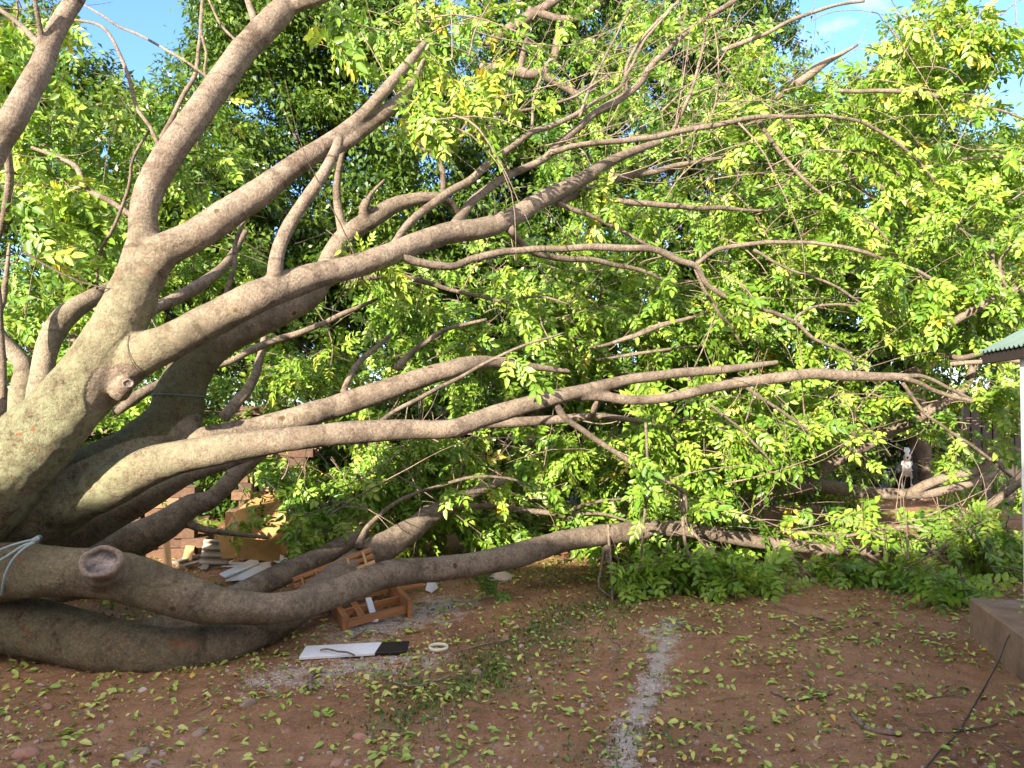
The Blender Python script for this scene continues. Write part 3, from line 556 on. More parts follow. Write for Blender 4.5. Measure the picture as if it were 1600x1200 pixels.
# thinner branches: (points, nearest depth, farthest depth)
BR = [
 ([(611, 383, 10), (635, 354, 12), (669, 324, 13), (702, 300, 13), (736, 280, 12), (770, 250, 11), (804, 226, 10), (831, 206, 10), (865, 196, 9), (898, 179, 8), (935, 155, 6), (972, 132, 5), (985, 108, 4), (1010, 60, 4), (1050, 10, 3)], 4.95, 6.6),
 ([(712, 356, 22), (717, 345, 17), (730, 324, 15), (756, 300, 14), (804, 270, 12), (848, 250, 12), (866, 234, 11), (905, 197, 11), (939, 169, 12), (972, 152, 12), (1000, 132, 11), (1016, 105, 10), (1040, 81, 9), (1060, 61, 9), (1094, 34, 8), (1144, 3, 8), (1180, -30, 6)], 5.25, 7.2),
 ([(860, 240, 10), (905, 226, 9), (939, 223, 9), (989, 218, 9), (1040, 211, 9), (1111, 196, 9), (1178, 184, 8), (1229, 182, 6), (1296, 182, 5), (1347, 192, 5), (1397, 219, 5), (1431, 250, 4), (1458, 280, 4), (1480, 320, 3)], 5.75, 6.7),
 ([(1186, 188, 7), (1212, 229, 6), (1246, 270, 6), (1279, 300, 5), (1323, 331, 5), (1364, 351, 4), (1390, 380, 3)], 6.3, 6.6),
 ([(1230, 184, 5), (1240, 205, 4), (1262, 223, 4), (1303, 236, 4), (1347, 236, 4), (1381, 250, 3), (1410, 275, 3)], 6.4, 6.6),
 ([(622, 394, 18), (645, 407, 14), (679, 414, 13), (709, 415, 12), (736, 405, 12), (770, 397, 12), (804, 392, 11), (854, 389, 11), (922, 387, 11), (989, 388, 11), (1030, 393, 11), (1060, 407, 10), (1087, 417, 10), (1104, 444, 8), (1144, 468, 8), (1178, 480, 7), (1212, 491, 7), (1242, 503, 6), (1269, 525, 5), (1296, 539, 5), (1326, 552, 4), (1340, 575, 3)], 4.95, 6.6),
 ([(1086, 415, 8), (1104, 400, 7), (1128, 387, 7), (1185, 380, 7), (1246, 378, 6), (1296, 383, 6), (1347, 393, 6), (1397, 412, 5), (1438, 425, 5), (1465, 444, 5), (1482, 478, 4), (1487, 505, 3)], 6.1, 6.6),
 ([(1240, 503, 5), (1249, 491, 5), (1279, 478, 4), (1323, 476, 4), (1374, 481, 4), (1410, 492, 3)], 6.6, 6.9),
 ([(1087, 420, 6), (1104, 458, 5), (1128, 495, 5), (1141, 508, 4), (1160, 540, 3)], 6.3, 6.7),
 ([(1178, 390, 5), (1230, 420, 4), (1290, 440, 4), (1340, 470, 4), (1385, 505, 3)], 6.7, 7.0),
 ([(794, 355, 16), (811, 378, 11), (840, 396, 10), (881, 404, 10), (918, 407, 9), (960, 413, 8), (1000, 422, 6), (1060, 445, 4)], 5.5, 6.6),
 ([(869, 316, 8), (922, 337, 7), (972, 361, 6), (1023, 388, 5), (1060, 407, 5)], 5.85, 6.3),
 ([(870, 316, 16), (900, 303, 17), (935, 293, 15), (972, 277, 12), (1020, 268, 10), (1075, 255, 8), (1130, 246, 5)], 5.95, 6.9),
 ([(915, 304, 10), (966, 314, 10), (1040, 321, 9), (1100, 325, 8), (1141, 326, 7), (1200, 330, 4)], 6.05, 6.9),
 ([(544, 444, 18), (561, 440, 12), (594, 432, 9), (635, 434, 8), (669, 441, 8), (702, 451, 7), (743, 461, 6), (787, 470, 5), (840, 462, 4), (890, 475, 3)], 5.3, 6.0),
 ([(636, 162, 9), (669, 172, 6), (736, 179, 6), (804, 175, 5), (854, 165, 5), (900, 150, 4), (950, 120, 3)], 5.2, 5.9),
 ([(398, 52, 14), (396, 30, 12), (388, 0, 10), (380, -30, 8)], 4.98, 5.1),
 ([(591, 664, 9), (610, 648, 7), (652, 623, 7), (719, 589, 6), (770, 562, 5), (831, 535, 4), (880, 520, 3)], 4.9, 5.6),
 ([(864, 628, 14), (888, 657, 10), (922, 680, 9), (962, 707, 8), (1006, 734, 7), (1040, 751, 6), (1070, 770, 5), (1075, 800, 3)], 5.5, 6.1),
 ([(1408, 590, 8), (1440, 600, 7), (1465, 613, 7), (1532, 630, 6), (1597, 650, 5), (1640, 665, 4)], 6.65, 7.0),
 ([(1405, 592, 8), (1431, 586, 7), (1455, 593, 6), (1495, 613, 6), (1550, 640, 5), (1610, 680, 4)], 6.65, 7.2),
 ([(1410, 600, 6), (1440, 640, 5), (1480, 670, 5), (1530, 705, 5), (1580, 745, 4)], 6.65, 7.2),
 ([(1166, 604, 7), (1205, 632, 5), (1245, 660, 5), (1280, 680, 4), (1315, 680, 3)], 6.25, 6.7),
 ([(1108, 632, 5), (1150, 664, 4), (1185, 700, 4), (1220, 740, 3)], 6.2, 6.5),
 ([(561, 853, 16), (567, 836, 10), (576, 821, 8), (610, 791, 6), (644, 772, 6), (692, 757, 5), (737, 746, 5), (790, 747, 4), (830, 760, 3)], 5.8, 6.6),
 ([(682, 800, 20), (700, 793, 13), (719, 791, 10), (775, 793, 9), (820, 797, 9), (880, 806, 7), (906, 821, 6), (930, 840, 4)], 6.5, 7.0),
 ([(882, 804, 6), (905, 792, 6), (940, 783, 5), (985, 778, 4)], 6.85, 7.2),
 ([(886, 806, 5), (930, 802, 5), (975, 812, 4), (1010, 826, 3)], 6.85, 7.1),
 ([(946, 846, 13), (950, 880, 10), (962, 905, 9), (990, 922, 8), (1030, 935, 5)], 6.42, 6.3),
 ([(943, 855, 5), (938, 890, 4), (936, 918, 4), (958, 935, 4), (975, 955, 3)], 6.4, 6.0),
 ([(951, 820, 5), (953, 880, 4), (957, 930, 4), (960, 962, 3)], 6.4, 5.9),
 ([(1010, 660, 5), (1012, 760, 4), (1003, 850, 4), (1010, 905, 3)], 6.0, 6.3),
 ([(1068, 765, 6), (1068, 830, 5), (1078, 870, 5), (1110, 908, 4), (1150, 945, 4), (1180, 965, 3)], 6.3, 6.0),
 ([(1090, 838, 6), (1120, 868, 5), (1140, 890, 4)], 6.8, 6.7),
 ([(1232, 856, 8), (1245, 890, 7), (1268, 914, 7)], 7.05, 6.6),
 ([(1290, 860, 5), (1270, 880, 4), (1310, 905, 4), (1360, 925, 4), (1420, 945, 3)], 7.2, 6.6),
 ([(1350, 862, 6), (1390, 890, 5), (1425, 918, 5), (1440, 940, 4)], 7.3, 6.6),
 ([(1440, 830, 5), (1470, 870, 4), (1500, 905, 4), (1535, 930, 3)], 7.2, 6.2),
 ([(1320, 838, 5), (1380, 826, 5), (1420, 822, 5), (1460, 832, 4), (1500, 850, 3)], 7.0, 7.0),
 ([(1210, 830, 4), (1260, 832, 4), (1330, 836, 4), (1390, 838, 3)], 7.0, 7.1),
 ([(1535, 822, 14), (1545, 795, 12), (1566, 775, 11), (1600, 748, 10)], 6.7, 6.4),
 ([(1060, 760, 4), (1065, 800, 4), (1090, 840, 4), (1130, 880, 3)], 6.5, 6.3),
 ([(243, 252, 10), (250, 223, 9), (270, 186, 8), (287, 148, 7), (307, 115, 7), (310, 67, 6), (317, 0, 5), (320, -40, 4)], 4.75, 5.3),
 ([(248, 226, 7), (236, 199, 6), (216, 175, 6), (202, 125, 6), (182, 74, 5), (160, 40, 5), (130, 32, 4), (100, 30, 3)], 4.8, 5.0),
 ([(238, 195, 4), (209, 246, 5), (202, 290, 5), (179, 354, 5), (159, 388, 5), (155, 414, 4), (152, 452, 4)], 5.0, 5.4),
 ([(206, 338, 10), (169, 314, 9), (135, 294, 9), (118, 260, 8), (84, 243, 6), (50, 230, 5)], 5.6, 5.9),
 ([(130, 291, 6), (94, 300, 5), (62, 310, 4)], 5.7, 5.9),
 ([(346, 474, 8), (361, 437, 7), (368, 407, 7), (367, 385, 7), (378, 354, 6), (395, 320, 4)], 4.9, 5.3),
 ([(340, 145, 5), (320, 118, 4), (322, 82, 4), (314, 52, 4), (318, 10, 3)], 4.8, 4.9),
 ([(376, 72, 4), (345, 40, 4), (325, -5, 3)], 4.95, 5.1),
 ([(332, 128, 4), (290, 95, 4), (230, 62, 4), (175, 35, 4), (128, 5, 3)], 4.8, 5.2),
 ([(180, 645, 14), (219, 616, 17), (253, 599, 14), (280, 586, 12), (320, 575, 11), (358, 566, 10), (388, 549, 12), (422, 535, 12), (472, 518, 10), (506, 505, 9), (540, 488, 8), (590, 468, 5)], 5.6, 7.0),
 ([(348, 655, 18), (367, 632, 18), (385, 613, 16), (398, 589, 15), (408, 555, 12), (415, 520, 8)], 6.6, 7.0),
 ([(538, 612, 11), (545, 590, 10), (562, 565, 9), (585, 545, 8), (615, 522, 6)], 5.7, 6.2),
 ([(620, 575, 12), (640, 555, 10), (665, 535, 9), (700, 515, 7), (760, 500, 5)], 6.6, 7.0),
 ([(680, 660, 9), (690, 661, 11), (760, 660, 16), (840, 658, 15), (930, 650, 12), (980, 655, 9), (1040, 668, 6)], 6.0, 6.6),
 ([(950, 610, 10), (930, 635, 10), (925, 655, 9)], 5.9, 6.3),
 ([(576, 328, 8), (575, 310, 7), (600, 280, 4)], 5.7, 5.8),
 ([(692, 308, 9), (692, 270, 8), (684, 250, 8), (662, 233, 7), (645, 209, 6), (635, 189, 5), (625, 170, 4)], 6.1, 6.2),
 ([(0, 690, 13), (3, 600, 13), (0, 530, 12), (-6, 430, 9)], 4.9, 5.0),
 ([(10, 230, 12), (14, 290, 12), (6, 340, 10), (-5, 380, 8)], 4.6, 4.9),
 ([(920, 545, 3), (975, 530, 7), (1010, 518, 9), (1040, 507, 8), (1075, 498, 6), (1110, 488, 4)], 7.0, 7.2),
 ([(930, 562, 3), (980, 555, 5), (1020, 548, 5), (1070, 543, 4), (1120, 540, 3)], 6.9, 7.1),
 ([(1480, 555, 9), (1505, 558, 9), (1532, 553, 8), (1570, 548, 7)], 7.3, 7.4),
 ([(1485, 568, 7), (1530, 565, 7), (1570, 562, 8), (1610, 568, 9)], 6.9, 6.8),
 ([(1050, 208, 6), (1085, 130, 5), (1100, 60, 4), (1110, 10, 3)], 6.4, 6.6),
 ([(980, 145, 6), (980, 100, 6), (1000, 65, 5), (1030, 30, 5), (1060, 0, 4)], 6.5, 6.6),
 ([(831, 205, 5), (835, 150, 4), (850, 110, 4)], 5.9, 6.1),
 ([(905, 182, 5), (930, 120, 4), (960, 60, 3), (985, 10, 3)], 6.0, 6.3),
 ([(1130, 78, 8), (1190, 55, 7), (1240, 30, 6), (1300, 10, 5), (1350, 2, 4)], 7.6, 7.9),
 ([(1195, 165, 5), (1225, 145, 13), (1250, 128, 16), (1275, 108, 15), (1300, 92, 9), (1340, 70, 4)], 8.4, 8.5),
 ([(1310, 142, 6), (1380, 142, 7), (1440, 146, 7), (1500, 158, 6), (1560, 172, 4), (1610, 190, 3)], 6.6, 6.9),
 ([(1355, 255, 10), (1400, 265, 9), (1470, 280, 7), (1520, 292, 5)], 7.8, 8.0),
 ([(1360, 285, 9), (1400, 305, 9), (1440, 330, 7), (1450, 350, 5)], 7.8, 8.0),
 ([(1310, 240, 5), (1335, 285, 5), (1365, 310, 4), (1380, 340, 3)], 6.9, 7.1),
 ([(1490, 250, 5), (1550, 244, 5), (1600, 252, 4)], 7.2, 7.2),
 ([(1580, 385, 5), (1562, 410, 5), (1568, 440, 5), (1580, 455, 4)], 6.7, 6.8),
 ([(1550, 372, 5), (1552, 420, 5), (1566, 470, 4), (1590, 500, 4)], 6.7, 6.8),
]
TIPS = []
for pts, d0, d1 in BR:
    C, R = spline(trace(pts, d0, d1), 0.05)
    s_ = np.arange(len(C))
    C = C + np.array([[0.012*noise.noise((c[0]*4+9, c[1]*4, c[2]*4)), 0, 0.012*noise.noise((c[0]*4, c[1]*4, c[2]*4+5))] for c in C])
    V, Q, s, rad = tube(C, R, 9, True, 0.03, len(C)*0.7)
    link('branch', np_mesh('branch', V, Q, {'s': s, 'rad': rad, 'moss': np.zeros(len(V)), 'age': np.zeros(len(V))}), BARK, tree)
    TIPS.append((C, R))

# ------------------------------------------------------------------ leaves
def leaflet(l, w, droop, fold):
    x = np.array([0, .30, .68, 1.0, .68, .30])*l; y = np.array([0, .5, .40, 0, -.40, -.5])*w
    z = np.array([0, fold, fold*.8, 0, fold*.8, fold])*w - droop*(x/l)**2*l
    return np.stack([x, y, z], 1), np.array([[0, 3, 2, 1], [0, 5, 4, 3]])
def leaf_templates(n=6):
    out = []
    for k in range(n):
        r = np.random.default_rng(100+k); V = []; Q = []; lv = []; c = 0
        pairs = 3; items = [(1.0, 0)]
        for i in range(pairs):
            for sd_ in (1, -1): items.append((0.30+0.27*i+r.uniform(-.02, .02), sd_))
        for t, sd_ in items:
            L = (0.47 if sd_ == 0 else 0.40+0.05*t)*r.uniform(.85, 1.12)
            v, q = leaflet(L, L*r.uniform(.44, .54), r.uniform(.05, .35), r.uniform(.05, .35))
            a = math.radians(r.uniform(45, 65))*sd_+r.uniform(-.15, .15); ro = r.uniform(-.5, .5)
            Rx = np.array([[1, 0, 0], [0, math.cos(ro), -math.sin(ro)], [0, math.sin(ro), math.cos(ro)]])
            Rz = np.array([[math.cos(a), -math.sin(a), 0], [math.sin(a), math.cos(a), 0], [0, 0, 1]])
            v = v@Rx.T@Rz.T+np.array([t*0.95, 0, -0.22*t*t])
            V.append(v); Q.append(q+c); c += 6; lv += [r.uniform(-.14, .14)]*6
        # stalk
        st = np.array([[0, .012, 0], [0, -.012, 0], [.5, -.008, -.055], [.5, .008, -.055], [.97, .005, -.21], [.97, -.005, -.21]])
        V.append(st); Q.append(np.array([[0, 1, 2, 3], [3, 2, 5, 4]])+c); lv += [0.1]*6
        out.append((np.vstack(V), np.vstack(Q), np.array(lv)))
    return out
TEMPL = leaf_templates()
def unit(a): return a/(np.linalg.norm(a, axis=-1, keepdims=True)+1e-9)
def build_leaves(q, O, U, N, S, var, r):
    """leaf origins, directions, rough normals, sizes"""
    U = unit(U); W = unit(np.cross(N, U)); N2 = np.cross(U, W)
    tid = r.integers(0, len(TEMPL), len(O))
    for k, (tv, tq, lv) in enumerate(TEMPL):
        i = np.where(tid == k)[0]
        if not len(i): continue
        M = (tv[None, :, 0:1]*U[i][:, None]+tv[None, :, 1:2]*W[i][:, None]+tv[None, :, 2:3]*N2[i][:, None])*S[i][:, None, None]+O[i][:, None]
        Qk = tq[None]+(np.arange(len(i))*len(tv))[:, None, None]
        q.add(M.reshape(-1, 3), Qk.reshape(-1, 4), var=(var[i][:, None]+lv[None]).ravel())
SUNV = np.array(SUN_DIR)
# windows in the foliage through which something behind shows: (x0, x1, y0, y1, deepest, share kept)
GAPS = [(1374, 1452, 690, 776, 12.3, 0.03), (125, 345, 735, 905, 7.3, 0.4), (335, 445, 855, 905, 6.6, 0.1), (1255, 1300, 712, 768, 8.3, .12), (1295, 1350, 690, 738, 8.2, .1), (1345, 1400, 662, 712, 8.1, .1), (1392, 1460, 632, 690, 8.0, .1), (1450, 1522, 590, 655, 7.9, .15), (1150, 1245, 755, 798, 8.4, .15), (1245, 1510, 744, 785, 8.4, .3), (965, 1066, 806, 850, 6.62, .08), (1060, 1120, 814, 848, 6.85, .1), (1115, 1175, 824, 856, 6.95, .15), (1170, 1230, 834, 862, 7.05, .2), (1228, 1300, 842, 868, 7.2, .2), (1300, 1380, 850, 872, 7.3, .25), (1380, 1460, 855, 872, 7.5, .35), (345, 450, 770, 850, 6.6, .45), (1400, 1560, 590, 780, 8.0, .7), (425, 660, 850, 985, 6.2, 0.06), (385, 500, 622, 668, 8.8, 0.2)]
SKYGAPS = [(135, 300, -60, 88, .05), (0, 30, -50, 10, .2), (1232, 1325, -60, 76, .06), (1200, 1245, 60, 110, .3), (1525, 1640, 60, 205, .05), (640, 712, 232, 300, .35), (690, 745, 20, 70, .25), (150, 180, 180, 250, .3), (1340, 1400, 250, 345, .4), (560, 640, 300, 345, .5)]
def visible_ok(p, r):
    px, py, d = project(np.array([p])); px, py, d = px[0], py[0], d[0]
    for x0, x1, y0, y1, dm, keep in GAPS:
        if x0 < px < x1 and y0 < py < y1 and d < dm: return r.random() < keep
    for x0, x1, y0, y1, keep in SKYGAPS:
        if x0-12 < px < x1 and y0 < py < y1+12 and d > 5.3: return r.random() < keep*.5
    return True
def sprays(q, tw, seeds, r, scale=1.0, vbase=0.5):
    """seeds: (position, direction, length): a drooping twig set with compound leaves"""
    O, U, N, S, VV = [], [], [], [], []
    for p, d, L, vb in seeds:
        sz = r.uniform(.72, 1.28); n = 8; C = [p.copy()]; dr = d/np.linalg.norm(d)
        for i in range(n):
            dr = dr+np.array([0, 0, -0.10])+r.normal(0, .13, 3); dr /= np.linalg.norm(dr); C.append(C[-1]+dr*L/n)
        C = np.array(C)
        if C[:, 2].min() < 0.03: C[:, 2] = np.maximum(C[:, 2], 0.03+0.02*np.arange(len(C)))
        R = np.linspace(0.0045, 0.0016, len(C))*scale
        V, Q, s, rad = tube(C, R, 4, False); tw.add(V, Q, s=s, rad=rad)
        vs = vb+r.normal(0, .07)
        for i in range(2, len(C)):
            for sd_ in ((1, -1) if i < len(C)-1 else (1, -1, 0)):
                t = C[i]-C[i-1]; t = t/np.linalg.norm(t); side = np.cross(t, [0, 0, 1]); side /= np.linalg.norm(side)+1e-6
                u = t*(0.5 if sd_ else 1.0)+side*sd_*r.uniform(.4, 1.0)+np.array([0, 0, r.uniform(-.95, .25)])+r.normal(0, .33, 3)
                nn = np.array([0, 0, 0.8])+SUNV*0.6+r.normal(0, .75, 3)
                if r.random() < 0.20: continue
                O.append(C[i]+r.normal(0, .006, 3)); U.append(u); N.append(nn); S.append(scale*sz*r.uniform(.125, .20)); VV.append(vs+r.normal(0, .12))
    O, U, N, S, VV = (np.array(a) for a in (O, U, N, S, VV))
    px, py, d = project(O); qx, qy, _ = project(O+unit(U)*S[:, None]*.85); ok = np.ones(len(O), bool); mx_, my_ = (px+qx)/2, (py+qy)/2+3
    for x0, x1, y0, y1, dm, keep in GAPS:
        m = np.zeros(len(O), bool)
        for ax, ay in ((px, py), (qx, qy), (mx_, my_)): m |= (ax > x0-3) & (ax < x1+3) & (ay > y0-5) & (ay < y1+5)
        m &= d < dm; ok &= ~m | (r.random(len(O)) < keep)
    O, U, N, S, VV = O[ok], U[ok], N[ok], S[ok], VV[ok]
    build_leaves(q, O, U, N, S, np.clip(VV, 0.02, 0.90)+(r.random(len(O)) < 0.004)*0.3, r)

#  centre, half sizes in the photograph, near and far depth, number of twigs, size, tone
REG = [
 (1400, 310, 250, 170, 6.9, 9.8, 300, 1.0, .58), (1330, 520, 290, 150, 7.2, 10, 320, 1.0, .55), (960, 500, 250, 105, 7.4, 9.5, 240, 1.0, .58), (760, 480, 190, 85, 7.2, 9, 110, 1.0, .58),
 (850, 740, 270, 90, 7.0, 8.6, 230, 1.0, .55), (1090, 640, 110, 60, 6.4, 7.4, 56, 1.0, .62), (1160, 720, 120, 90, 6.5, 8.2, 110, 1.0, .52), (1250, 850, 290, 85, 6.9, 8.4, 230, 1.05, .6), (1300, 905, 130, 36, 6.0, 6.7, 34, 1.1, .5), (1450, 930, 80, 34, 5.7, 6.3, 20, 1.1, .5), (1110, 935, 80, 26, 6.0, 6.4, 18, 1.05, .52), (1230, 715, 90, 60, 8.8, 11, 44, 1.05, .5), (1330, 710, 60, 55, 9, 11.5, 26, 1.05, .5), (1500, 720, 60, 70, 8.9, 10.5, 30, 1.05, .5), (900, 620, 200, 60, 8.8, 10, 60, 1, .45), (1040, 890, 40, 45, 6.1, 6.5, 12, 1.1, .6), (1400, 850, 130, 50, 6.8, 7.3, 40, 1.05, .6), (1180, 850, 60, 50, 6.6, 7.0, 16, 1.1, .6), (1120, 790, 110, 60, 6.7, 7.8, 60, 1.0, .5), (1460, 820, 100, 60, 7.2, 8.3, 60, 1, .45), (1060, 110, 220, 110, 8, 10.5, 90, 1.0, .55), (1230, 700, 70, 60, 6.6, 7.6, 40, 1.0, .5), (1400, 900, 150, 55, 6.3, 7.4, 46, 1.1, .58),
 (1500, 850, 90, 80, 6.2, 7.6, 46, 1.1, .55), (1120, 935, 110, 28, 6.0, 6.6, 26, 1.1, .58), (1010, 900, 50, 36, 6.0, 6.6, 12, 1.05, .58), (1330, 960, 40, 20, 5.9, 6.2, 6, 1.0, .42), (1430, 935, 80, 34, 5.7, 6.4, 18, 1.1, .58), (1170, 940, 45, 22, 5.8, 6.2, 10, 1.0, .45), (390, 815, 40, 30, 6.15, 6.5, 5, .8, .6), (330, 740, 40, 30, 6.6, 7.0, 4, .9, .5), (430, 730, 50, 30, 6.7, 7.3, 10, .9, .55), (480, 830, 60, 30, 6.3, 6.7, 12, .8, .55),
 (690, 110, 70, 90, 4.9, 5.6, 34, .9, .70), (640, 30, 130, 45, 5.2, 6.3, 34, .9, .62), (40, 345, 50, 55, 4.3, 5.2, 9, .9, .66), (60, 250, 80, 110, 5.4, 7, 30, 1.0, .62), (200, 250, 140, 140, 6.6, 8.2, 80, 1.0, .5),
 (20, 90, 60, 110, 5.4, 7, 22, 1.0, .6), (330, 520, 300, 140, 8, 9.8, 190, 1.0, .5), (100, 450, 120, 90, 6.4, 8, 50, 1.0, .5), (530, 600, 130, 60, 7.4, 9, 70, 1.0, .55),
 (650, 740, 110, 70, 6.8, 7.8, 70, .95, .58), (450, 815, 70, 36, 6.15, 6.6, 17, .85, .6), (500, 770, 70, 50, 6.6, 7.4, 24, .9, .55), (740, 925, 42, 36, 5.8, 6.3, 12, .9, .42), (590, 870, 30, 16, 7, 7.5, 5, .9, .5),
 (1480, 70, 125, 75, 6.6, 8.2, 105, 1.0, .62), (1290, 170, 190, 90, 8, 10, 95, 1.0, .52), (1550, 330, 80, 150, 6.4, 9, 85, 1.0, .58), (1060, 230, 210, 120, 8.4, 11, 120, 1.0, .5), (1120, 400, 160, 100, 7, 9, 90, 1.0, .58),
 (1300, 650, 85, 40, 6.7, 7.2, 20, 1.0, .62), (575, 412, 30, 26, 4.9, 5.2, 4, .75, .75), (940, 280, 22, 24, 5.9, 6.2, 4, .8, .75), (1545, 610, 30, 20, 6.4, 6.8, 6, .9, .6), (1440, 660, 60, 50, 7.4, 8, 14, .9, .5), (250, 780, 50, 30, 6.9, 7.1, 6, .9, .5),
 (1330, 730, 60, 30, 7.2, 8.0, 14, .9, .4), (430, 900, 60, 20, 6.3, 6.8, 8, .7, .5), (1230, 600, 70, 30, 6.8, 7.4, 20, 1, .6),
]
def crown():
    q, tw = Quads(), Quads(); r = np.random.default_rng(11); seeds = []
    for cx, cy, rx, ry, d0, d1, n, sc, tone in REG:
        k = 0; ss = []
        while k < n:
            a = r.uniform(0, 2*np.pi); rr = math.sqrt(r.random())
            x, y, d = cx+rx*rr*math.cos(a)*1.08, cy+ry*rr*math.sin(a)*1.08, r.uniform(d0, d1)
            p = np.array(P(x, y, d))
            k += 1
            if p[2] < 0.14:
                if r.random() < .72: continue
                p[2] = r.uniform(.1, .4)
            if cy > 780 and cx > 950 and noise.noise((p[0]*2.6, p[1]*1.5, p[2]*3.0)) < -.02: continue
            if noise.noise((p[0]*1.5, p[1]*1.5, p[2]*1.5)) < -0.06 and r.random() < 0.86: continue
            if not visible_ok(p, r): continue
            dirv = np.array([0.75, 0.1, 0.1 if cy < 700 else -.35])+r.normal(0, .6, 3); L = r.uniform(.35, .7)*sc
            ss.append((p-unit(dirv)*L*.5, dirv, L, tone))
        if ss: sprays(q, tw, ss, r, sc)
    # sprays on the thin outer ends of the traced branches
    ss = []
    for C, R in TIPS:
        n = len(C)
        for i in range(int(n*.45), n, 4):
            if R[i] > 0.022 or r.random() < 0.45 or not visible_ok(C[i], r): continue
            t = C[min(i+2, n-1)]-C[i-2]; dirv = unit(t)+r.normal(0, .7, 3)
            px, py, d = project(C[i:i+1])
            if px[0] < 560 or (py[0] < 330 and px[0] < 1020): continue
            ss.append((C[i], dirv, r.uniform(.25, .45), .6))
    sprays(q, tw, ss, r, .95)
    link('crown', q.mesh('crown'), LEAF, tree)
    # bare wiry twigs between the leaves
    for _ in range(900):
        cx, cy, rx, ry, d0, d1, n, sc, tone = REG[r.choice(len(REG), p=np.array([g[6] for g in REG])/sum(g[6] for g in REG))]
        p = np.array(P(cx+rx*r.uniform(-1, 1), cy+ry*r.uniform(-1, 1), r.uniform(d0-.3, d1-.2)))
        if p[2] < .25 or not visible_ok(p, r): continue
        tx, ty, _ = project(p[None]); 
        if 1290 < tx[0] < 1460 and 660 < ty[0] < 800: continue
        dr = unit(np.array([.7, 0, .15])+r.normal(0, .55, 3)); C = [p]; L = r.uniform(.5, 1.5); w = r.normal(0, .10, 3)
        for i in range(9): dr = unit(dr+w+r.normal(0, .07, 3)); C.append(C[-1]+dr*L/9)
        C = np.array(C); C[:, 2] = np.maximum(C[:, 2], .03)
        V, Q, s, rad = tube(C, np.linspace(r.uniform(.003, .008), .0016, 10), 5, False); tw.add(V, Q, s=s, rad=rad)
    for _ in range(110):
        p = np.array(P(1000+r.normal(0, 150), 190+r.normal(0, 85), r.uniform(5.9, 7.4)))
        dr = unit(np.array([.8, .1, .45])+r.normal(0, .5, 3)); C = [p]; L = r.uniform(.5, 1.6); w = r.normal(0, .07, 3)
        for i in range(9): dr = unit(dr+w+r.normal(0, .06, 3)); C.append(C[-1]+dr*L/9)
        V, Q, s, rad = tube(np.array(C), np.linspace(r.uniform(.003, .009), .0016, 10), 5, False); tw.add(V, Q, s=s, rad=rad)
    o = link('twigs', tw.mesh('twigs'), TWIG, tree); o['kind'] = 'stuff'
crown()

# ------------------------------------------------------------------ standing trees and shrubs behind
def clump_leaves(q, centres, r, per, spread, size, tone):
    n = len(centres)*per
    c = np.repeat(centres, per, axis=0); off = r.normal(0, 1, (n, 3)); off = unit(off)*(r.random((n, 1))**.5)*spread
    off[:, 2] *= .65
    O = c+off
    px, py, d = project(O); keep = np.ones(n, bool)
    for x0, x1, y0, y1, k in SKYGAPS:
        m = (px > x0) & (px < x1) & (py > y0) & (py < y1)
        ex = np.minimum.reduce([(px-x0), (x1-px), (py-y0), (y1-py)])/18.0
        keep &= ~m | (r.random(n) < np.maximum(k, 1-ex))
    for x0, x1, y0, y1, dm, k in GAPS:
        m = (px > x0) & (px < x1) & (py > y0) & (py < y1) & (d < dm); keep &= ~m | (r.random(n) < k)
    keep &= O[:, 2] > 0.02
    O = O[keep]; off = off[keep]; cl = np.repeat(np.arange(len(centres)), per)[keep]; n = len(O)
    if n == 0: return
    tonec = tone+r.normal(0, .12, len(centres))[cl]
    U = unit(off)*.7+np.array([0, 0, -.45])+r.normal(0, .5, (n, 3)); N = np.array([0, -.25, .9])+SUNV*.5+r.normal(0, .55, (n, 3))
    U = unit(U); W = unit(np.cross(N, U)); N2 = np.cross(U, W)
    tv = np.array([[0, 0, 0], [.38, .24, .07], [1, 0, -.12], [.38, -.24, .07]])*1.0
    S = size*r.uniform(.7, 1.25, n)
    M = (tv[None, :, 0:1]*U[:, None]+tv[None, :, 1:2]*W[:, None]+tv[None, :, 2:3]*N2[:, None])*S[:, None, None]+O[:, None]
    q.add(M.reshape(-1, 3), np.arange(n*4).reshape(-1, 4), var=np.repeat(np.clip(tonec+r.normal(0, .13, n), 0, 1), 4))
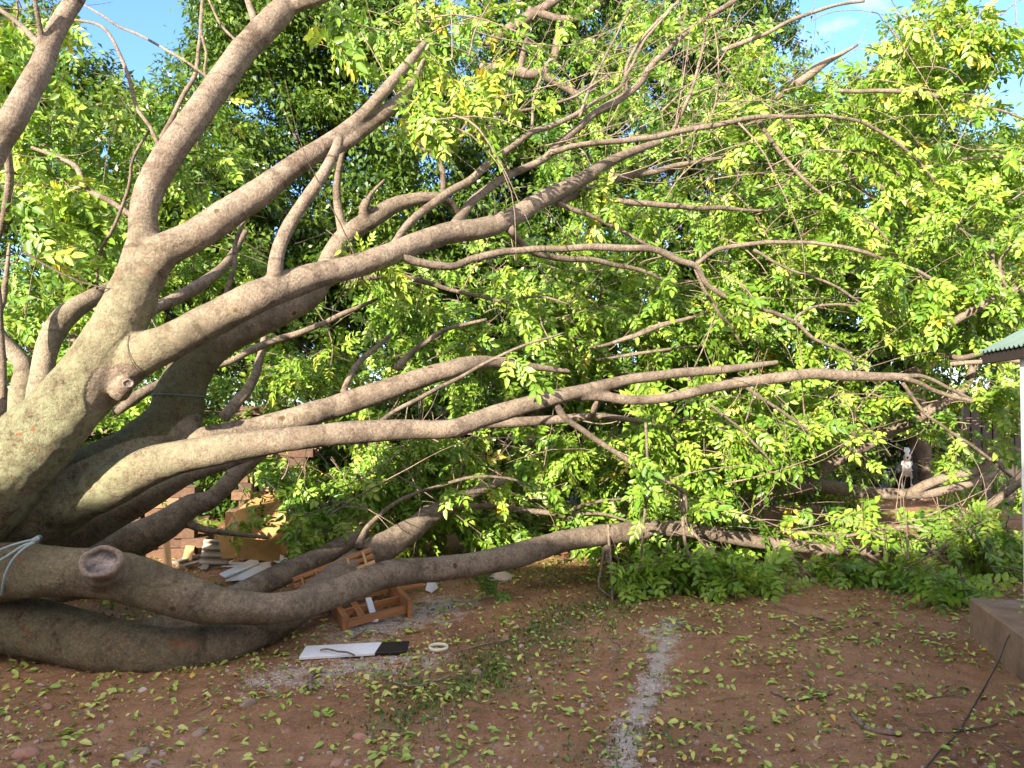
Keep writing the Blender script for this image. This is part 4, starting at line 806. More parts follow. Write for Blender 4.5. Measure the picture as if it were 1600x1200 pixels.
def standing_tree(name, label, cat, base, top, ellipsoids, seed, per=150, size=.115, tone=.42, trunk_r=.16, spread=.42, group=None, nb=10, limbs=()):
    t = empty(name, base, label, cat, group); r = np.random.default_rng(seed)
    q = Quads(); wood = Quads(); allc = []
    for (cx, cy, d, rx, ry, rd, n) in ellipsoids:
        c = np.array(P(cx, cy, d)); k = d/F
        v = unit(r.normal(0, 1, (n, 3)))*(r.random((n, 1))**.36)
        allc.append(c+v*np.array([rx*k, rd, ry*k]))
    allc = np.vstack(allc); allc = allc[allc[:, 2] > .15]
    clump_leaves(q, allc, r, per, spread, size, tone)
    b = np.array(base); tp = np.array(top); mid = (b+tp)/2+r.normal(0, .15, 3)
    C, R = spline([(Vector(b-np.array([0, 0, .1])), trunk_r*1.25), (Vector(b+(mid-b)*.3), trunk_r), (Vector(mid), trunk_r*.8), (Vector(tp), trunk_r*.35)], .12)
    V, Q, s, rad = tube(C, R, 12, True, .04, seed); wood.add(V, Q, s=s, rad=rad)
    for i in range(nb):
        a = C[int(len(C)*r.uniform(.25, .95))]; e = allc[r.integers(len(allc))]; m = (a+e)/2+r.normal(0, .2, 3)+np.array([0, 0, -.15])
        C2, R2 = spline([(Vector(a), trunk_r*.38), (Vector(m), trunk_r*.22), (Vector(e), .012)], .12)
        V, Q, s, rad = tube(C2, R2, 7); wood.add(V, Q, s=s, rad=rad)
    link('trunk' if nb > 4 else 'stem', wood.mesh('trunk'), BARK_BG, t)
    for lm in limbs:
        V, Q, s, rad = tube(*spline(trace(lm), .06), 9, True, .03, 1.0)
        link('branch', np_mesh('branch', V, Q, {'s': s, 'rad': rad}), BARK_BG, t)
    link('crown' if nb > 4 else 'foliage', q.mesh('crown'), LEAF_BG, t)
GRP = 'standing trees behind the fallen tree'
def gp(px, d): v = P(px, 700, d); v.z = 0; return v
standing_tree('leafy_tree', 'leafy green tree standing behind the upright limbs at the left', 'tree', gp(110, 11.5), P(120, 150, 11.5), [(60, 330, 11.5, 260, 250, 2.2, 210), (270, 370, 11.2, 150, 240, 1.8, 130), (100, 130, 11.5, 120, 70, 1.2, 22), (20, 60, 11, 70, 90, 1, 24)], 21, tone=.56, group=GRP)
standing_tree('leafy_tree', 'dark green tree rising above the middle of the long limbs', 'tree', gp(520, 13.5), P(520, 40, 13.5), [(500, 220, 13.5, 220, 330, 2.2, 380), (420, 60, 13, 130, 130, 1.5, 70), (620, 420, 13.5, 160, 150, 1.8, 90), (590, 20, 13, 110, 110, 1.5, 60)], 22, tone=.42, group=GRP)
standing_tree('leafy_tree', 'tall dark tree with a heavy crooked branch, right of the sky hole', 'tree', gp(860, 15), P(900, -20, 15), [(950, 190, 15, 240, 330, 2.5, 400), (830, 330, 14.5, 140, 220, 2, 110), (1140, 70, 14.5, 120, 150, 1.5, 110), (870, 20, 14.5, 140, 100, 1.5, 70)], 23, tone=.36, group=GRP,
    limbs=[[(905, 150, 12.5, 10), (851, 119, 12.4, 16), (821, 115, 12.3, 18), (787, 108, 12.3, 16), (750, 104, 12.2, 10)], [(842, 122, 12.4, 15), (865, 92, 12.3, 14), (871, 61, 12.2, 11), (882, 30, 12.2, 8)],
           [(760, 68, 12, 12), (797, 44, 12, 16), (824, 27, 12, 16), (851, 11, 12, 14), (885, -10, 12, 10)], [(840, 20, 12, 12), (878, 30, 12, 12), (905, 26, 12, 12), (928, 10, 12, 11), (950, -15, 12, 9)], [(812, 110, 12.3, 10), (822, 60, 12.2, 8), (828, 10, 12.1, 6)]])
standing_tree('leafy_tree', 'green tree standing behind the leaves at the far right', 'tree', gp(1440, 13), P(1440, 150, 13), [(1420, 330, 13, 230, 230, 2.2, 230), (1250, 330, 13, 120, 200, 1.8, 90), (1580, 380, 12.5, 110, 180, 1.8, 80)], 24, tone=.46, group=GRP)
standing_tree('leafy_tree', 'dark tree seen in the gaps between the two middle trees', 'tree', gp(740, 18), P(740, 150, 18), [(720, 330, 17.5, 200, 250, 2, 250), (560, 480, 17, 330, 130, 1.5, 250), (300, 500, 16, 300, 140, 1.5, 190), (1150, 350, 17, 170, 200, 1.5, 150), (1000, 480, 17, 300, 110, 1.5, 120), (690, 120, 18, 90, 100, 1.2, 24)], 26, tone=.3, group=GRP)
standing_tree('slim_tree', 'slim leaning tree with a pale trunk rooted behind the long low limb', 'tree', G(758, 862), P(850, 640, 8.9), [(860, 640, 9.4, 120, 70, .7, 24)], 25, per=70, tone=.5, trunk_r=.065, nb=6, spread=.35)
def shade_tree():  # tree added out of view to dapple the edge of the shade
    t = empty('leafy_tree', (-3.6, -9.6, 0), 'unseen leafy tree added behind the camera to break up the shade edge', 'tree'); r = np.random.default_rng(31); q, w = Quads(), Quads()
    c = np.array([-3.4, -9.6, 5.0])+unit(r.normal(0, 1, (75, 3)))*(r.random((75, 1))**.4)*np.array([3.2, 1.5, 1.9])
    clump_leaves(q, c, r, 70, .42, .15, .4); V, Q, s_, rad = tube(*spline([(Vector((-3.6, -9.6, -.1)), .2), (Vector((-3.5, -9.5, 3)), .15), (Vector((-3.4, -9.6, 6)), .06)], .2), 12); w.add(V, Q, s=s_, rad=rad)
    link('trunk', w.mesh('trunk'), BARK_BG, t); link('crown', q.mesh('crown'), LEAF_BG, t)
shade_tree()
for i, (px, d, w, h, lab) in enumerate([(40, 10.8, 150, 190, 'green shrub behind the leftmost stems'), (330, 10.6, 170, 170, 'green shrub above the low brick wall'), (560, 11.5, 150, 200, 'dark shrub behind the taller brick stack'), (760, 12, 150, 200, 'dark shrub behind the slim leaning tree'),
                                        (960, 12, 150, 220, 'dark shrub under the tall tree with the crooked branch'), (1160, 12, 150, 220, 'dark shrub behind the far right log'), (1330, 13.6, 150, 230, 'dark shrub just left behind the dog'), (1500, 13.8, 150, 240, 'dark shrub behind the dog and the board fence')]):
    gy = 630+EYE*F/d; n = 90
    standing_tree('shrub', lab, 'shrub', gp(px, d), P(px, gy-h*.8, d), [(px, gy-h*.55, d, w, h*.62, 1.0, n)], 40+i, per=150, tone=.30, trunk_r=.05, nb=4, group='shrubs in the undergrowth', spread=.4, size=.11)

# ------------------------------------------------------------------ things in the yard
def brick_mesh(n_along, courses, size, seed, rot_jit=.09, gap=.006, depth=2, skip=.04):
    r = random.Random(seed); bm = bmesh.new(); lay = bm.verts.layers.float.new('var')
    L, W, H = size
    for k in range(courses):
        for i in range(n_along):
            for j in range(depth):
                if k > courses-3 and r.random() < skip*4: continue
                n0 = len(bm.verts)
                M = Matrix.Translation(((i+(.5 if k % 2 else 0)-n_along/2)*(L+gap)+r.uniform(-.02, .02), j*(W+gap)+r.uniform(-.03, .03), (k+.5)*(H+.004))) @ Matrix.Rotation(r.uniform(-rot_jit, rot_jit), 4, 'Z')
                box_bm(bm, (L*r.uniform(.95, 1), W, H), M, .006)
                bm.verts.ensure_lookup_table(); v = r.random()
                for q in range(n0, len(bm.verts)): bm.verts[q][lay] = v
    me = bpy.data.meshes.new('bricks'); bm.to_mesh(me); bm.free(); return me
def place(o, loc, rz=0, rx=0, ry=0): o.location = loc; o.rotation_euler = (rx, ry, rz); return o
o = link('brick_wall', brick_mesh(5, 7, (.25, .12, .10), 3), M_BRICK, None, False); place(o, gp(225, 7.7), .18); tag(o, 'low rough wall of red brown bricks behind the lower limbs', 'brick wall')
o = link('brick_stack', brick_mesh(4, 15, (.22, .11, .10), 4), M_BRICK, None, False); place(o, gp(435, 9.2), .05); tag(o, 'tall stack of orange bricks showing above the forked middle limb', 'brick stack')
o = beam('wooden_post', G(264, 896)+Vector((0, 0, -.02)), P(259, 832, 7.15), .055, .055, M_RAW); tag(o, 'short raw wooden post leaning against the low brick wall', 'post')
o = beam('wooden_post', gp(238, 7.9), P(238, 640, 7.9), .11, .11, M_GREYWOOD); tag(o, 'weathered grey wooden post standing behind the mossy forked limb', 'post')

def corrugated(name, c, ux, uy, w, h, waves, amp, m, label):
    n = 40; V = []
    nrm = ux.cross(uy).normalized()
    for th in (0, .008):
        for j in range(6):
            for i in range(n):
                a = i/(n-1); b = j/5
                V.append(c+ux*(a*w)+uy*(b*h*(1+.12*math.sin(a*17+1)*(b > .9)))+nrm*(amp*math.sin(a*waves*2*math.pi)+th))
    Q = []
    for k in range(2):
        for j in range(5):
            for i in range(n-1): b = k*6*n+j*n+i; Q.append((b, b+1, b+n+1, b+n) if k == 0 else (b, b+n, b+n+1, b+1))
    e = 6*n
    for i in range(n-1): Q.append((i, i+e, i+1+e, i+1)); b = 5*n+i; Q.append((b, b+1, b+1+e, b+e))
    for j in range(5): b = j*n; Q.append((b, b+n, b+n+e, b+e)); b = j*n+n-1; Q.append((b, b+e, b+n+e, b+n))
    return tag(link(name, np_mesh(name, V, Q), m), label, 'roofing sheet')
c0 = G(306, 893); corrugated('corrugated_sheet', c0+Vector((0, .05, .02)), Vector((.10, .02, .55)), Vector((.30, .06, -.02)).normalized(), .5, .30, 4, .02, M_SHEET, 'broken grey brown corrugated sheet standing beside the cardboard box')
for i, (a, b, w, lab) in enumerate([((274, 884), (326, 868), .08, 'grey weathered plank lying nearest the low brick wall'), ((284, 892), (334, 878), .07, 'grey weathered plank lying just in front of the other one')]):
    p, q_ = G(*a), G(*b); p.z = q_.z = .03+.012*i; tag(beam('plank', p, q_, w, .022, M_GREYWOOD), lab, 'plank')

for i, (a, za, b, zb, w, m_, lab) in enumerate([((292, 880), .02, (318, 842), .35, .09, M_RAW, 'raw pale board leaning up towards the cardboard box'), ((318, 894), .02, (352, 868), .18, .07, M_GREYWOOD, 'short grey board propped below the corrugated sheet'),
        ((380, 862), .12, (470, 838), .30, .06, M_GREYWOOD, 'long dark slat lying across the cardboard box'), ((460, 880), .05, (505, 822), .75, .05, M_GREYWOOD, 'dark slat leaning upright among the leaves right of the cardboard box'),
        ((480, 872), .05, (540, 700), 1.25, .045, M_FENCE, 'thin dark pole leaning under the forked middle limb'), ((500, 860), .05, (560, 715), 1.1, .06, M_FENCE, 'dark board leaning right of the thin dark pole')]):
    tag(beam('plank', G(*a)+Vector((0, 0, za)), G(*a)+(G(*b)-G(*a))*.55+Vector((0, 0, zb)), w, .02, m_), lab, 'plank', 'loose timber in the rubble')
# cardboard box, crushed open
def carton():
    t = empty('cardboard_box', G(360, 880), 'crushed open orange brown cardboard box under a leafy twig', 'cardboard box')
    d = 6.85
    A, B, C_, D_ = P(340, 834, d), P(366, 838, d+.05), P(368, 872, d), P(346, 873, d-.05)
    prism('side_panel', [A, B, C_, D_], .008, M_CARD, t, 0)
    prism('lid_flap', [P(348, 834, d+.05), P(368, 800, d+.25), P(402, 774, d+.6), P(446, 768, d+.75), P(450, 782, d+.6), P(410, 812, d+.3), P(384, 838, d+.1)], .008, M_CARD, t, 0)
    prism('side_panel', [P(368, 840, d+.08), P(440, 846, d+.35), P(436, 878, d+.35), P(370, 872, d+.02)], .008, M_CARD, t, 0)
    prism('back_panel', [P(352, 800, d+.7), P(478, 800, d+.9), P(478, 868, d+.9), P(352, 868, d+.7)], .008, M_CARD, t, 0)
carton()
M_TERRA = plain('terracotta', (0.40, 0.21, 0.13), 0.85, 0.2, 9)
for pts, lab in (([(372, 880), (380, 862), (410, 866), (402, 886)], 'flat terracotta slab lying between the cardboard and the white boards'), ([(440, 868), (490, 848), (500, 856), (456, 880)], 'flat terracotta slab lying beside the tip of the half hidden limb')):
    tag(prism('clay_slab', [G(x, y)+Vector((0, 0, .06+.02*i)) for i, (x, y) in enumerate(pts)], .03, M_TERRA), lab, 'slab')
# white broken boards
bw = [([(343, 896), (352, 903), (405, 879), (402, 869)], .075, 'long narrow white broken board lying on top of the white pile'),
      ([(352, 906), (400, 905), (424, 898), (424, 877), (398, 882)], .05, 'wide white broken board at the bottom of the white pile'),
      ([(420, 874), (432, 864), (455, 874), (446, 880)], .09, 'small white board fragment at the right end of the white pile'),
      ([(346, 884), (352, 879), (388, 877), (380, 884)], .035, 'thin white board at the back of the white pile'),
      ([(424, 896), (428, 888), (442, 890), (436, 895)], .03, 'tiny white board chip right of the white pile')]
for pts, z, lab in bw:
    c = [G(x, y, z) for x, y in pts]
    for i, v in enumerate(c): v.z += .012*math.sin(i*2.1)
    tag(prism('white_board', c, .014, M_WHITE, None, .002), lab, 'board', 'broken white boards')
# long white board with a dark end
def long_board():
    c = [G(467, 1027, .03), G(478, 1009, .045), G(640, 1001, .045), G(635, 1017, .03)]
    t = empty('painted_board', (c[0]+c[2])/2, 'long white board with a dark brown end lying flat on the dirt', 'board')
    k = .70
    e0, e1 = c[0].lerp(c[3], k), c[1].lerp(c[2], k+.03)
    prism('white_panel', [c[0], c[1], e1, e0], .018, M_WHITE, t, .002); prism('dark_end', [e0, e1, c[2], c[3]], .018, M_CHAR, t, .002)
long_board()
tw_ = [G(500, 1016, .052), G(512, 1014, .058), G(528, 1018, .056), (G(542, 1019, .054)), G(554, 1024, .045)]
tag(line_tube('stick', tw_, .006, TWIG), 'short bent dark stick lying on the long white board', 'stick')

# wooden frames broken under the limb
def crate():
    t = empty('broken_crate', G(580, 972), 'broken rectangular crate frame of orange wood poking out under the long low limb', 'crate')
    a, b, c, d = G(543, 974, .05), G(638, 950, .07), P(611, 918, 6.1), P(520, 942, 5.75)
    beam('rail', a, b, .03, .055, M_WOOD, t); beam('rail', a.lerp(d, .32)+Vector((0, 0, .02)), b.lerp(c, .42), .03, .055, M_WOOD, t)
    beam('rail', d, c, .03, .06, M_WOOD, t)
    beam('end_board', a+(a-b)*.03, d+(d-a)*.1, .045, .10, M_WOOD, t); beam('end_board', b+(b-c)*.1, c+(c-b)*.1, .035, .14, M_WOOD, t)
    beam('slat', d.lerp(c, .25)+Vector((0, 0, .03)), a.lerp(b, .22)+Vector((0, 0, .03)), .05, .018, M_WOOD, t)
    beam('slat', d.lerp(c, .5), c+Vector((-.05, .1, .04)), .06, .02, M_RAW, t)
    beam('slat', c+Vector((.02, .05, -.02)), P(660, 913, 6.3), .04, .03, M_WOOD, t)
    m = a.lerp(b, .45); beam('bracket', m+Vector((0, -.02, -.03)), m.lerp(d.lerp(c, .45), .45)+Vector((0, 0, .06)), .045, .02, M_WHITE, t)
crate()
def ladder():
    t = empty('slatted_panel', P(520, 905, 5.85), 'slatted orange wooden panel wedged against the back of the long low limb', 'wooden panel')
    d = 5.62
    rails = [((458, 906), (580, 858)), ((460, 916), (583, 868))]
    E = [(P(x0, y0, d), P(x1, y1, d+.12)) for (x0, y0), (x1, y1) in rails]
    E.append((P(463, 926, d-.03), P(586, 878, d+.09)))
    for i, (p, q_) in enumerate(E): beam('rail', p, q_, .02, .032, M_WOOD if i != 2 else M_RAW, t)
    for k in (.12, .3, .52, .70, .9):
        a = E[0][0].lerp(E[0][1], k); b = E[2][0].lerp(E[2][1], k); beam('slat', a+Vector((0, -.02, .004)), b+Vector((0, -.02, -.004)), .05, .014, M_RAW if k > .6 else M_WOOD, t, up=Vector((1, 0, 0)))
ladder()
# ring
def ring():
    c = G(685, 1012, .02); V = []; Q = []; k = 40; prof = [(.055, 0), (.064, 0), (.064, .022), (.055, .022)]
    for i in range(k):
        t = 2*math.pi*i/k
        for r_, z in prof: V.append((c.x+r_*math.cos(t), c.y+r_*math.sin(t), .012+z))
    for i in range(k):
        for j in range(4): Q.append((i*4+j, ((i+1) % k)*4+j, ((i+1) % k)*4+(j+1) % 4, i*4+(j+1) % 4))
    tag(link('cardboard_ring', np_mesh('ring', V, Q), M_RING), 'small cream ring lying flat right of the long white board', 'ring')
ring()
# sticks on the ground
for pts, r_, lab in [([(487, 1076), (484, 1066), (488, 1052), (500, 1040)], .014, 'thick short curved dark stick lying left below the long white board'), ([(545, 1000), (560, 992), (572, 984)], .005, 'thin dark twig lying above the long white board'),
    ([(592, 990), (610, 992), (622, 998)], .005, 'thin bent twig lying beneath the broken crate frame'), ([(600, 1060), (640, 1072), (680, 1064), (705, 1055)], .006, 'long thin twig lying below the cream ring'), ([(710, 1020), (750, 1008), (800, 998)], .006, 'straight dark twig lying right of the cream ring'),
    ([(950, 1038), (966, 1022), (968, 1008), (955, 1002)], .006, 'curled bark coloured twig lying left of the white ash streak'), ([(1205, 1080), (1240, 1092), (1275, 1090), (1300, 1083)], .008, 'dark twig lying on the bare dirt below the right hand leaves'), ([(1330, 1115), (1350, 1135), (1375, 1143), (1408, 1147)], .012, 'dark crooked stick lying near the lower right cable'),
    ([(1400, 1134), (1440, 1142), (1500, 1142), (1560, 1130)], .005, 'long thin dark twig crossing under the black cable'), ([(1128, 916), (1160, 918), (1195, 916), (1222, 911)], .026, 'straight grey fallen stick on the dirt beneath the right hand leaves'), ([(1040, 968), (1070, 978), (1105, 986)], .008, 'short grey twig lying at the top of the white ash streak'),
    ([(692, 1100), (694, 1120), (697, 1138)], .004, 'fine upright lying twig among the bright leaves in the foreground'), ([(1225, 968), (1250, 980), (1270, 992)], .007, 'short dark twig lying on bare soil right of the leafy branch tips'), ([(1210, 945), (1250, 958), (1290, 968), (1300, 985)], .006, 'thin branching twig at the edge of the right hand leaves')]:
    w = [G(x, y, r_*.8+.012) for x, y in pts]
    tag(line_tube('stick', w, r_, TWIG), lab, 'stick')
# cable over the slab
cb = [Vector((3.6, 4.5, .285)), P(1600, 985, 4.45), P(1578, 992, 4.44), P(1562, 1030, 4.38)] + [G(x, y, .025) for x, y in ((1545, 1062), (1520, 1106), (1497, 1145), (1470, 1172), (1447, 1200), (1425, 1235))]
cb[0].z = .285
tag(line_tube('cable', cb, .0038, M_CABLE), 'thin black cable running off the concrete slab across the dirt', 'cable')
# rope round the low limb, wires round the others
def wrap(name, trace_pts, i0, tilt, r_rope, m, label, turns, cat, spread=.02, k=1.06):
    q = Quads()
    C, R = spline(trace(trace_pts), .03)
    for tnum in range(turns):
        c0 = np.array(P(*i0)); j = int(np.argmin(np.linalg.norm(C-c0, axis=1))); j = min(max(j+tnum, 1), len(C)-2)
        T_ = unit(C[j+1]-C[j-1]); u = unit(np.cross(T_, [0, 0, 1])); v = np.cross(T_, u); pts = []
        for i in range(41):
            a = 2*math.pi*i/40; rr = R[j]*k+r_rope*.6
            pts.append(C[j]+rr*(math.cos(a)*u+math.sin(a)*v)+T_*(tilt*rr*math.sin(a+tnum*.25)+spread*tnum))
        V, Q, s, rad = tube(np.array(pts), np.full(41, r_rope), 7, False); q.add(V, Q, s=s, rad=rad)
    return tag(link(name, q.mesh(name), m), label, cat)
def rope():
    q = Quads(); kn = P(58, 843, 4.30)
    for pts in ([(58, 843, 4.30), (40, 846, 4.27), (16, 853, 4.25), (-10, 864, 4.25), (-50, 885, 4.24), (-60, 930, 4.28), (-55, 950, 4.4)], [(58, 845, 4.29), (36, 853, 4.25), (14, 867, 4.225), (-12, 884, 4.22), (-40, 910, 4.25), (-48, 945, 4.4)],
                [(57, 846, 4.29), (40, 855, 4.24), (22, 872, 4.215), (10, 893, 4.215), (5, 912, 4.235), (3, 928, 4.28), (4, 936, 4.36)], [(54, 842, 4.31), (60, 838, 4.36), (64, 840, 4.46), (60, 850, 4.56)]):
        V, Q, s_, rad = tube(*spline([(P(*p), .0075) for p in pts], .01), 8); q.add(V, Q, s=s_, rad=rad)
    V, Q, s_, rad = tube(*spline([(P(50, 845, 4.285), .011), (P(56, 843, 4.285), .016), (P(61, 840, 4.30), .010)], .006), 10); q.add(V, Q, s=s_, rad=rad)
    tag(link('rope', q.mesh('rope'), M_ROPE), 'blue grey rope with three strands knotted over the base of the long low limb', 'rope')
rope()
wrap('wire', D, (287, 622, 5.0), .2, .0035, M_WIRE, 'thin green wire looped around the dark limb above the mossy fork', 1, 'wire', k=1.09)
wrap('wire', A3, (226, 551, 4.4), -.25, .002, M_CABLE, 'fine dark wire looped around the long rising limb near the trunk', 1, 'wire', k=1.08)
tag(line_tube('cord', [P(252, 640, 4.98), P(242, 650, 4.98), P(236, 672, 4.98), P(226, 690, 4.95), P(220, 700, 4.95)], .003, M_ROPE), 'loose pale green cord end hanging beside the mossy fork', 'cord')

# stones
def stone(c, size, seed, label, m):
    r = random.Random(seed); bm = bmesh.new(); bmesh.ops.create_icosphere(bm, subdivisions=3, radius=1.0)
    size *= .85; sx, sy, sz = size*r.uniform(.8, 1.2), size*r.uniform(.6, 1.0), size*r.uniform(.45, .7); off = r.uniform(0, 50)
    planes = [Vector((r.gauss(0, 1), r.gauss(0, 1), r.gauss(0, 1))).normalized() for _ in range(9)]
    for v in bm.verts:
        p = v.co.copy()
        for pl in planes:
            e = p.dot(pl)-.72
            if e > 0: p -= pl*e
        p *= 1+.12*noise.noise(p*1.8+Vector((off, 0, 0)))
        v.co = Vector((p.x*sx, p.y*sy, p.z*sz))
    me = bpy.data.meshes.new('stone'); bm.to_mesh(me); bm.free()
    o = link('stone', me, m, None, True); o.location = c+Vector((0, 0, sz*.12)); o.rotation_euler = (r.uniform(-.2, .2), r.uniform(-.2, .2), r.uniform(0, 6)); tag(o, label, 'stone', 'stones on the dirt')
M_ST = [plain('red_stone', (0.32, 0.17, 0.115), .9, .3, 16, .6), plain('grey_stone', (0.29, 0.205, 0.155), .9, .25, 16, .5), plain('pale_stone', (0.48, 0.38, 0.32), .9, .2, 16, .5)]
for i, (x, y, s_, k, lab) in enumerate([(388, 1100, .062, 1, 'grey brown stone right of the lowest limb, in the pale ash'), (222, 1080, .042, 2, 'pale stone just below the lowest limb'), (176, 1085, .04, 0, 'reddish stone left of the pale one below the lowest limb'), (312, 1148, .055, 1, 'grey stone in the foreground between two clumps of leaves'), (289, 1158, .04, 0, 'small two lobed reddish stone in the left foreground'),
    (212, 1182, .075, 1, 'long grey green stone near the bottom edge'), (40, 1180, .085, 0, 'largest reddish stone in the lower left corner'), (527, 1192, .045, 0, 'orange red stone at the bottom edge'), (563, 1155, .045, 0, 'upright reddish stone below the grass tuft'), (450, 1145, .05, 0, 'reddish stone half buried left of the foreground grass'), (790, 997, .04, 0, 'small reddish stone right of the cream ring'),
    (795, 1028, .03, 1, 'dark grey pebble lying beside a dry leaf'), (745, 1052, .05, 1, 'flat brown stone half sunk below the cream ring'), (780, 905, .15, 2, 'large pale stone wedged under the long low limb'), (240, 1195, .055, 1, 'purple grey stone at the bottom edge beside the long one'), (825, 1060, .035, 0, 'small brownish pink stone in the middle foreground'), (1385, 1062, .025, 2, 'small pale pebble on the bare dirt at the right'),
    (850, 925, .04, 1, 'dark grey stone beside the reddish mulch patch'), (1020, 1190, .03, 2, 'small pale stone at the foot of the white ash streak'), (72, 1108, .045, 0, 'reddish stone in the shadow below the trunk')]):
    stone(G(x, y, 0), s_, 70+i, lab, M_ST[k])
tag(prism('plastic_scrap', [G(664, 922, .03), G(668, 907, .10), G(680, 908, .11), G(684, 918, .05), G(674, 926, .02)], .006, M_WHITE), 'torn scrap of white plastic on the ground under the long low limb', 'scrap')

# board fence at the far right, in deep shade
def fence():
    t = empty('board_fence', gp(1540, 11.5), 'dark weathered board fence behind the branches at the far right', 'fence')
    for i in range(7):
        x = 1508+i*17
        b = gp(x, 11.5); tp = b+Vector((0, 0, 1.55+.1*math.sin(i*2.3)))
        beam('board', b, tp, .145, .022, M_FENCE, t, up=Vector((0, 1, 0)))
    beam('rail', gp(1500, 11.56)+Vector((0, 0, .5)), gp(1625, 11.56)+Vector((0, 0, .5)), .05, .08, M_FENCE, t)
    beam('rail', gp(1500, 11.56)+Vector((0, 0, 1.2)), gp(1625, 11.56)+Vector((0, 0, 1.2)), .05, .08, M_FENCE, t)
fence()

# ------------------------------------------------------------------ the dog
def dog():
    base = gp(1416, 12.4)
    k = .84/.72
    J = {  # x right, y away from the camera, z up; sitting and facing the camera
     'pelvis': (0, .26, .15, .135), 'loin': (0, .20, .27, .125), 'chest': (0, .06, .40, .135), 'shoulder': (0, .0, .48, .115), 'neck': (0, -.03, .57, .085), 'skull': (0, -.06, .655, .088), 'brow': (0, -.11, .65, .07), 'muzzle': (0, -.175, .615, .046), 'nose': (0, -.225, .605, .034)}
    E = [('pelvis', 'loin'), ('loin', 'chest'), ('chest', 'shoulder'), ('shoulder', 'neck'), ('neck', 'skull'), ('skull', 'brow'), ('brow', 'muzzle'), ('muzzle', 'nose')]
    for s_, n_ in ((1, 'r'), (-1, 'l')):
        J.update({'sh'+n_: (.085*s_, -.02, .40, .062), 'el'+n_: (.088*s_, .03, .27, .045), 'wr'+n_: (.075*s_, -.06, .12, .034), 'pa'+n_: (.075*s_, -.085, .03, .036), 'to'+n_: (.075*s_, -.135, .022, .030),
                  'hip'+n_: (.12*s_, .22, .16, .09), 'kn'+n_: (.17*s_, .03, .20, .068), 'hk'+n_: (.165*s_, .18, .05, .038), 'hp'+n_: (.17*s_, .02, .03, .038), 'ht'+n_: (.17*s_, -.03, .024, .030),
                  'ea'+n_: (.065*s_, -.03, .715, .034), 'et'+n_: (.098*s_, -.045, .70, .022), 'ee'+n_: (.112*s_, -.06, .645, .016)})
        E += [('chest', 'sh'+n_), ('sh'+n_, 'el'+n_), ('el'+n_, 'wr'+n_), ('wr'+n_, 'pa'+n_), ('pa'+n_, 'to'+n_), ('pelvis', 'hip'+n_), ('hip'+n_, 'kn'+n_), ('kn'+n_, 'hk'+n_), ('hk'+n_, 'hp'+n_), ('hp'+n_, 'ht'+n_), ('skull', 'ea'+n_), ('ea'+n_, 'et'+n_), ('et'+n_, 'ee'+n_)]
    J.update({'tail1': (.03, .38, .06, .035), 'tail2': (.12, .48, .035, .028), 'tail3': (.24, .47, .035, .014)}); E += [('pelvis', 'tail1'), ('tail1', 'tail2'), ('tail2', 'tail3')]
    names = list(J); idx = {n_: i for i, n_ in enumerate(names)}
    me = bpy.data.meshes.new('dog_src'); me.from_pydata([tuple(c*k for c in J[n_][:3]) for n_ in names], [(idx[a], idx[b]) for a, b in E], [])
    o = bpy.data.objects.new('dog_src', me); COL.objects.link(o); sk = o.modifiers.new('skin', 'SKIN'); ss = o.modifiers.new('sub', 'SUBSURF'); ss.levels = 2
    for i, n_ in enumerate(names): me.skin_vertices[0].data[i].radius = (J[n_][3]*k,)*2
    me.skin_vertices[0].data[0].use_root = True
    dg = bpy.context.evaluated_depsgraph_get(); dg.update(); out = bpy.data.meshes.new_from_object(o.evaluated_get(dg)); out.name = 'dog'
    bpy.data.objects.remove(o)
    m, n, l, b = mat('black_and_white_fur'); white = attr(n, 'white')
    tc = n.new('ShaderNodeTexCoord').outputs['Object']; f = nz(n, l, 60, 4, .7, tc); f2 = nz(n, l, 14, 3, .6, tc)
    w = ramp(n, [(.45, (0, 0, 0)), (.58, (1, 1, 1))]); l.new(math_(n, l, 'ADD', white, math_(n, l, 'MULTIPLY', math_(n, l, 'SUBTRACT', f2.outputs['Fac'], .5), .5)), w.inputs['Fac'])
    l.new(mixc(n, l, w.outputs['Color'], mixc(n, l, f.outputs['Fac'], (.012, .012, .014), (.05, .05, .055)), mixc(n, l, f.outputs['Fac'], (.78, .76, .73), (.92, .91, .89))), b.inputs['Base Color'])
    b.inputs['Roughness'].default_value = .8; bump(n, l, b, f.outputs['Fac'], .6, .01)
    V = np.empty(len(out.vertices)*3, np.float32); out.vertices.foreach_get('co', V); V = V.reshape(-1, 3)/k
    x, y, z = V.T
    wh = ((np.abs(x) < .035) & (y < -.05) & (z > .56)) | ((y < -.12) & (np.abs(x) < .05) & (z > .56) & (z < .64)) | ((y < .02) & (np.abs(x) < .068) & (z < .56) & (z > .02) & (y < -.02+.25*(.5-z)*.3)) | ((y < 0) & (z < .06))
    at = out.attributes.new('white', 'FLOAT', 'POINT'); at.data.foreach_set('value', wh.astype(np.float32))
    d = link('dog', out, m); d.location = base; d.rotation_euler = (0, 0, -.42); tag(d, 'black and white dog sitting behind the far right log, facing the camera', 'dog')
    def ball(name, c, r_, mt):
        bm = bmesh.new(); bmesh.ops.create_uvsphere(bm, u_segments=12, v_segments=8, radius=r_*k); mm = bpy.data.meshes.new(name); bm.to_mesh(mm); bm.free()
        for p in mm.polygons: p.use_smooth = True
        mm.materials.append(mt); e = bpy.data.objects.new(name, mm); COL.objects.link(e); e.parent = d; e.location = tuple(q*k for q in c)
    M_EYE = plain('dark_eye', (.012, .009, .008), .15, .1); 
    for s_ in (1, -1): ball('eye', (.034*s_, -.168, .672), .011, M_EYE)
    ball('nose', (0, -.262, .612), .018, M_EYE)
dog()

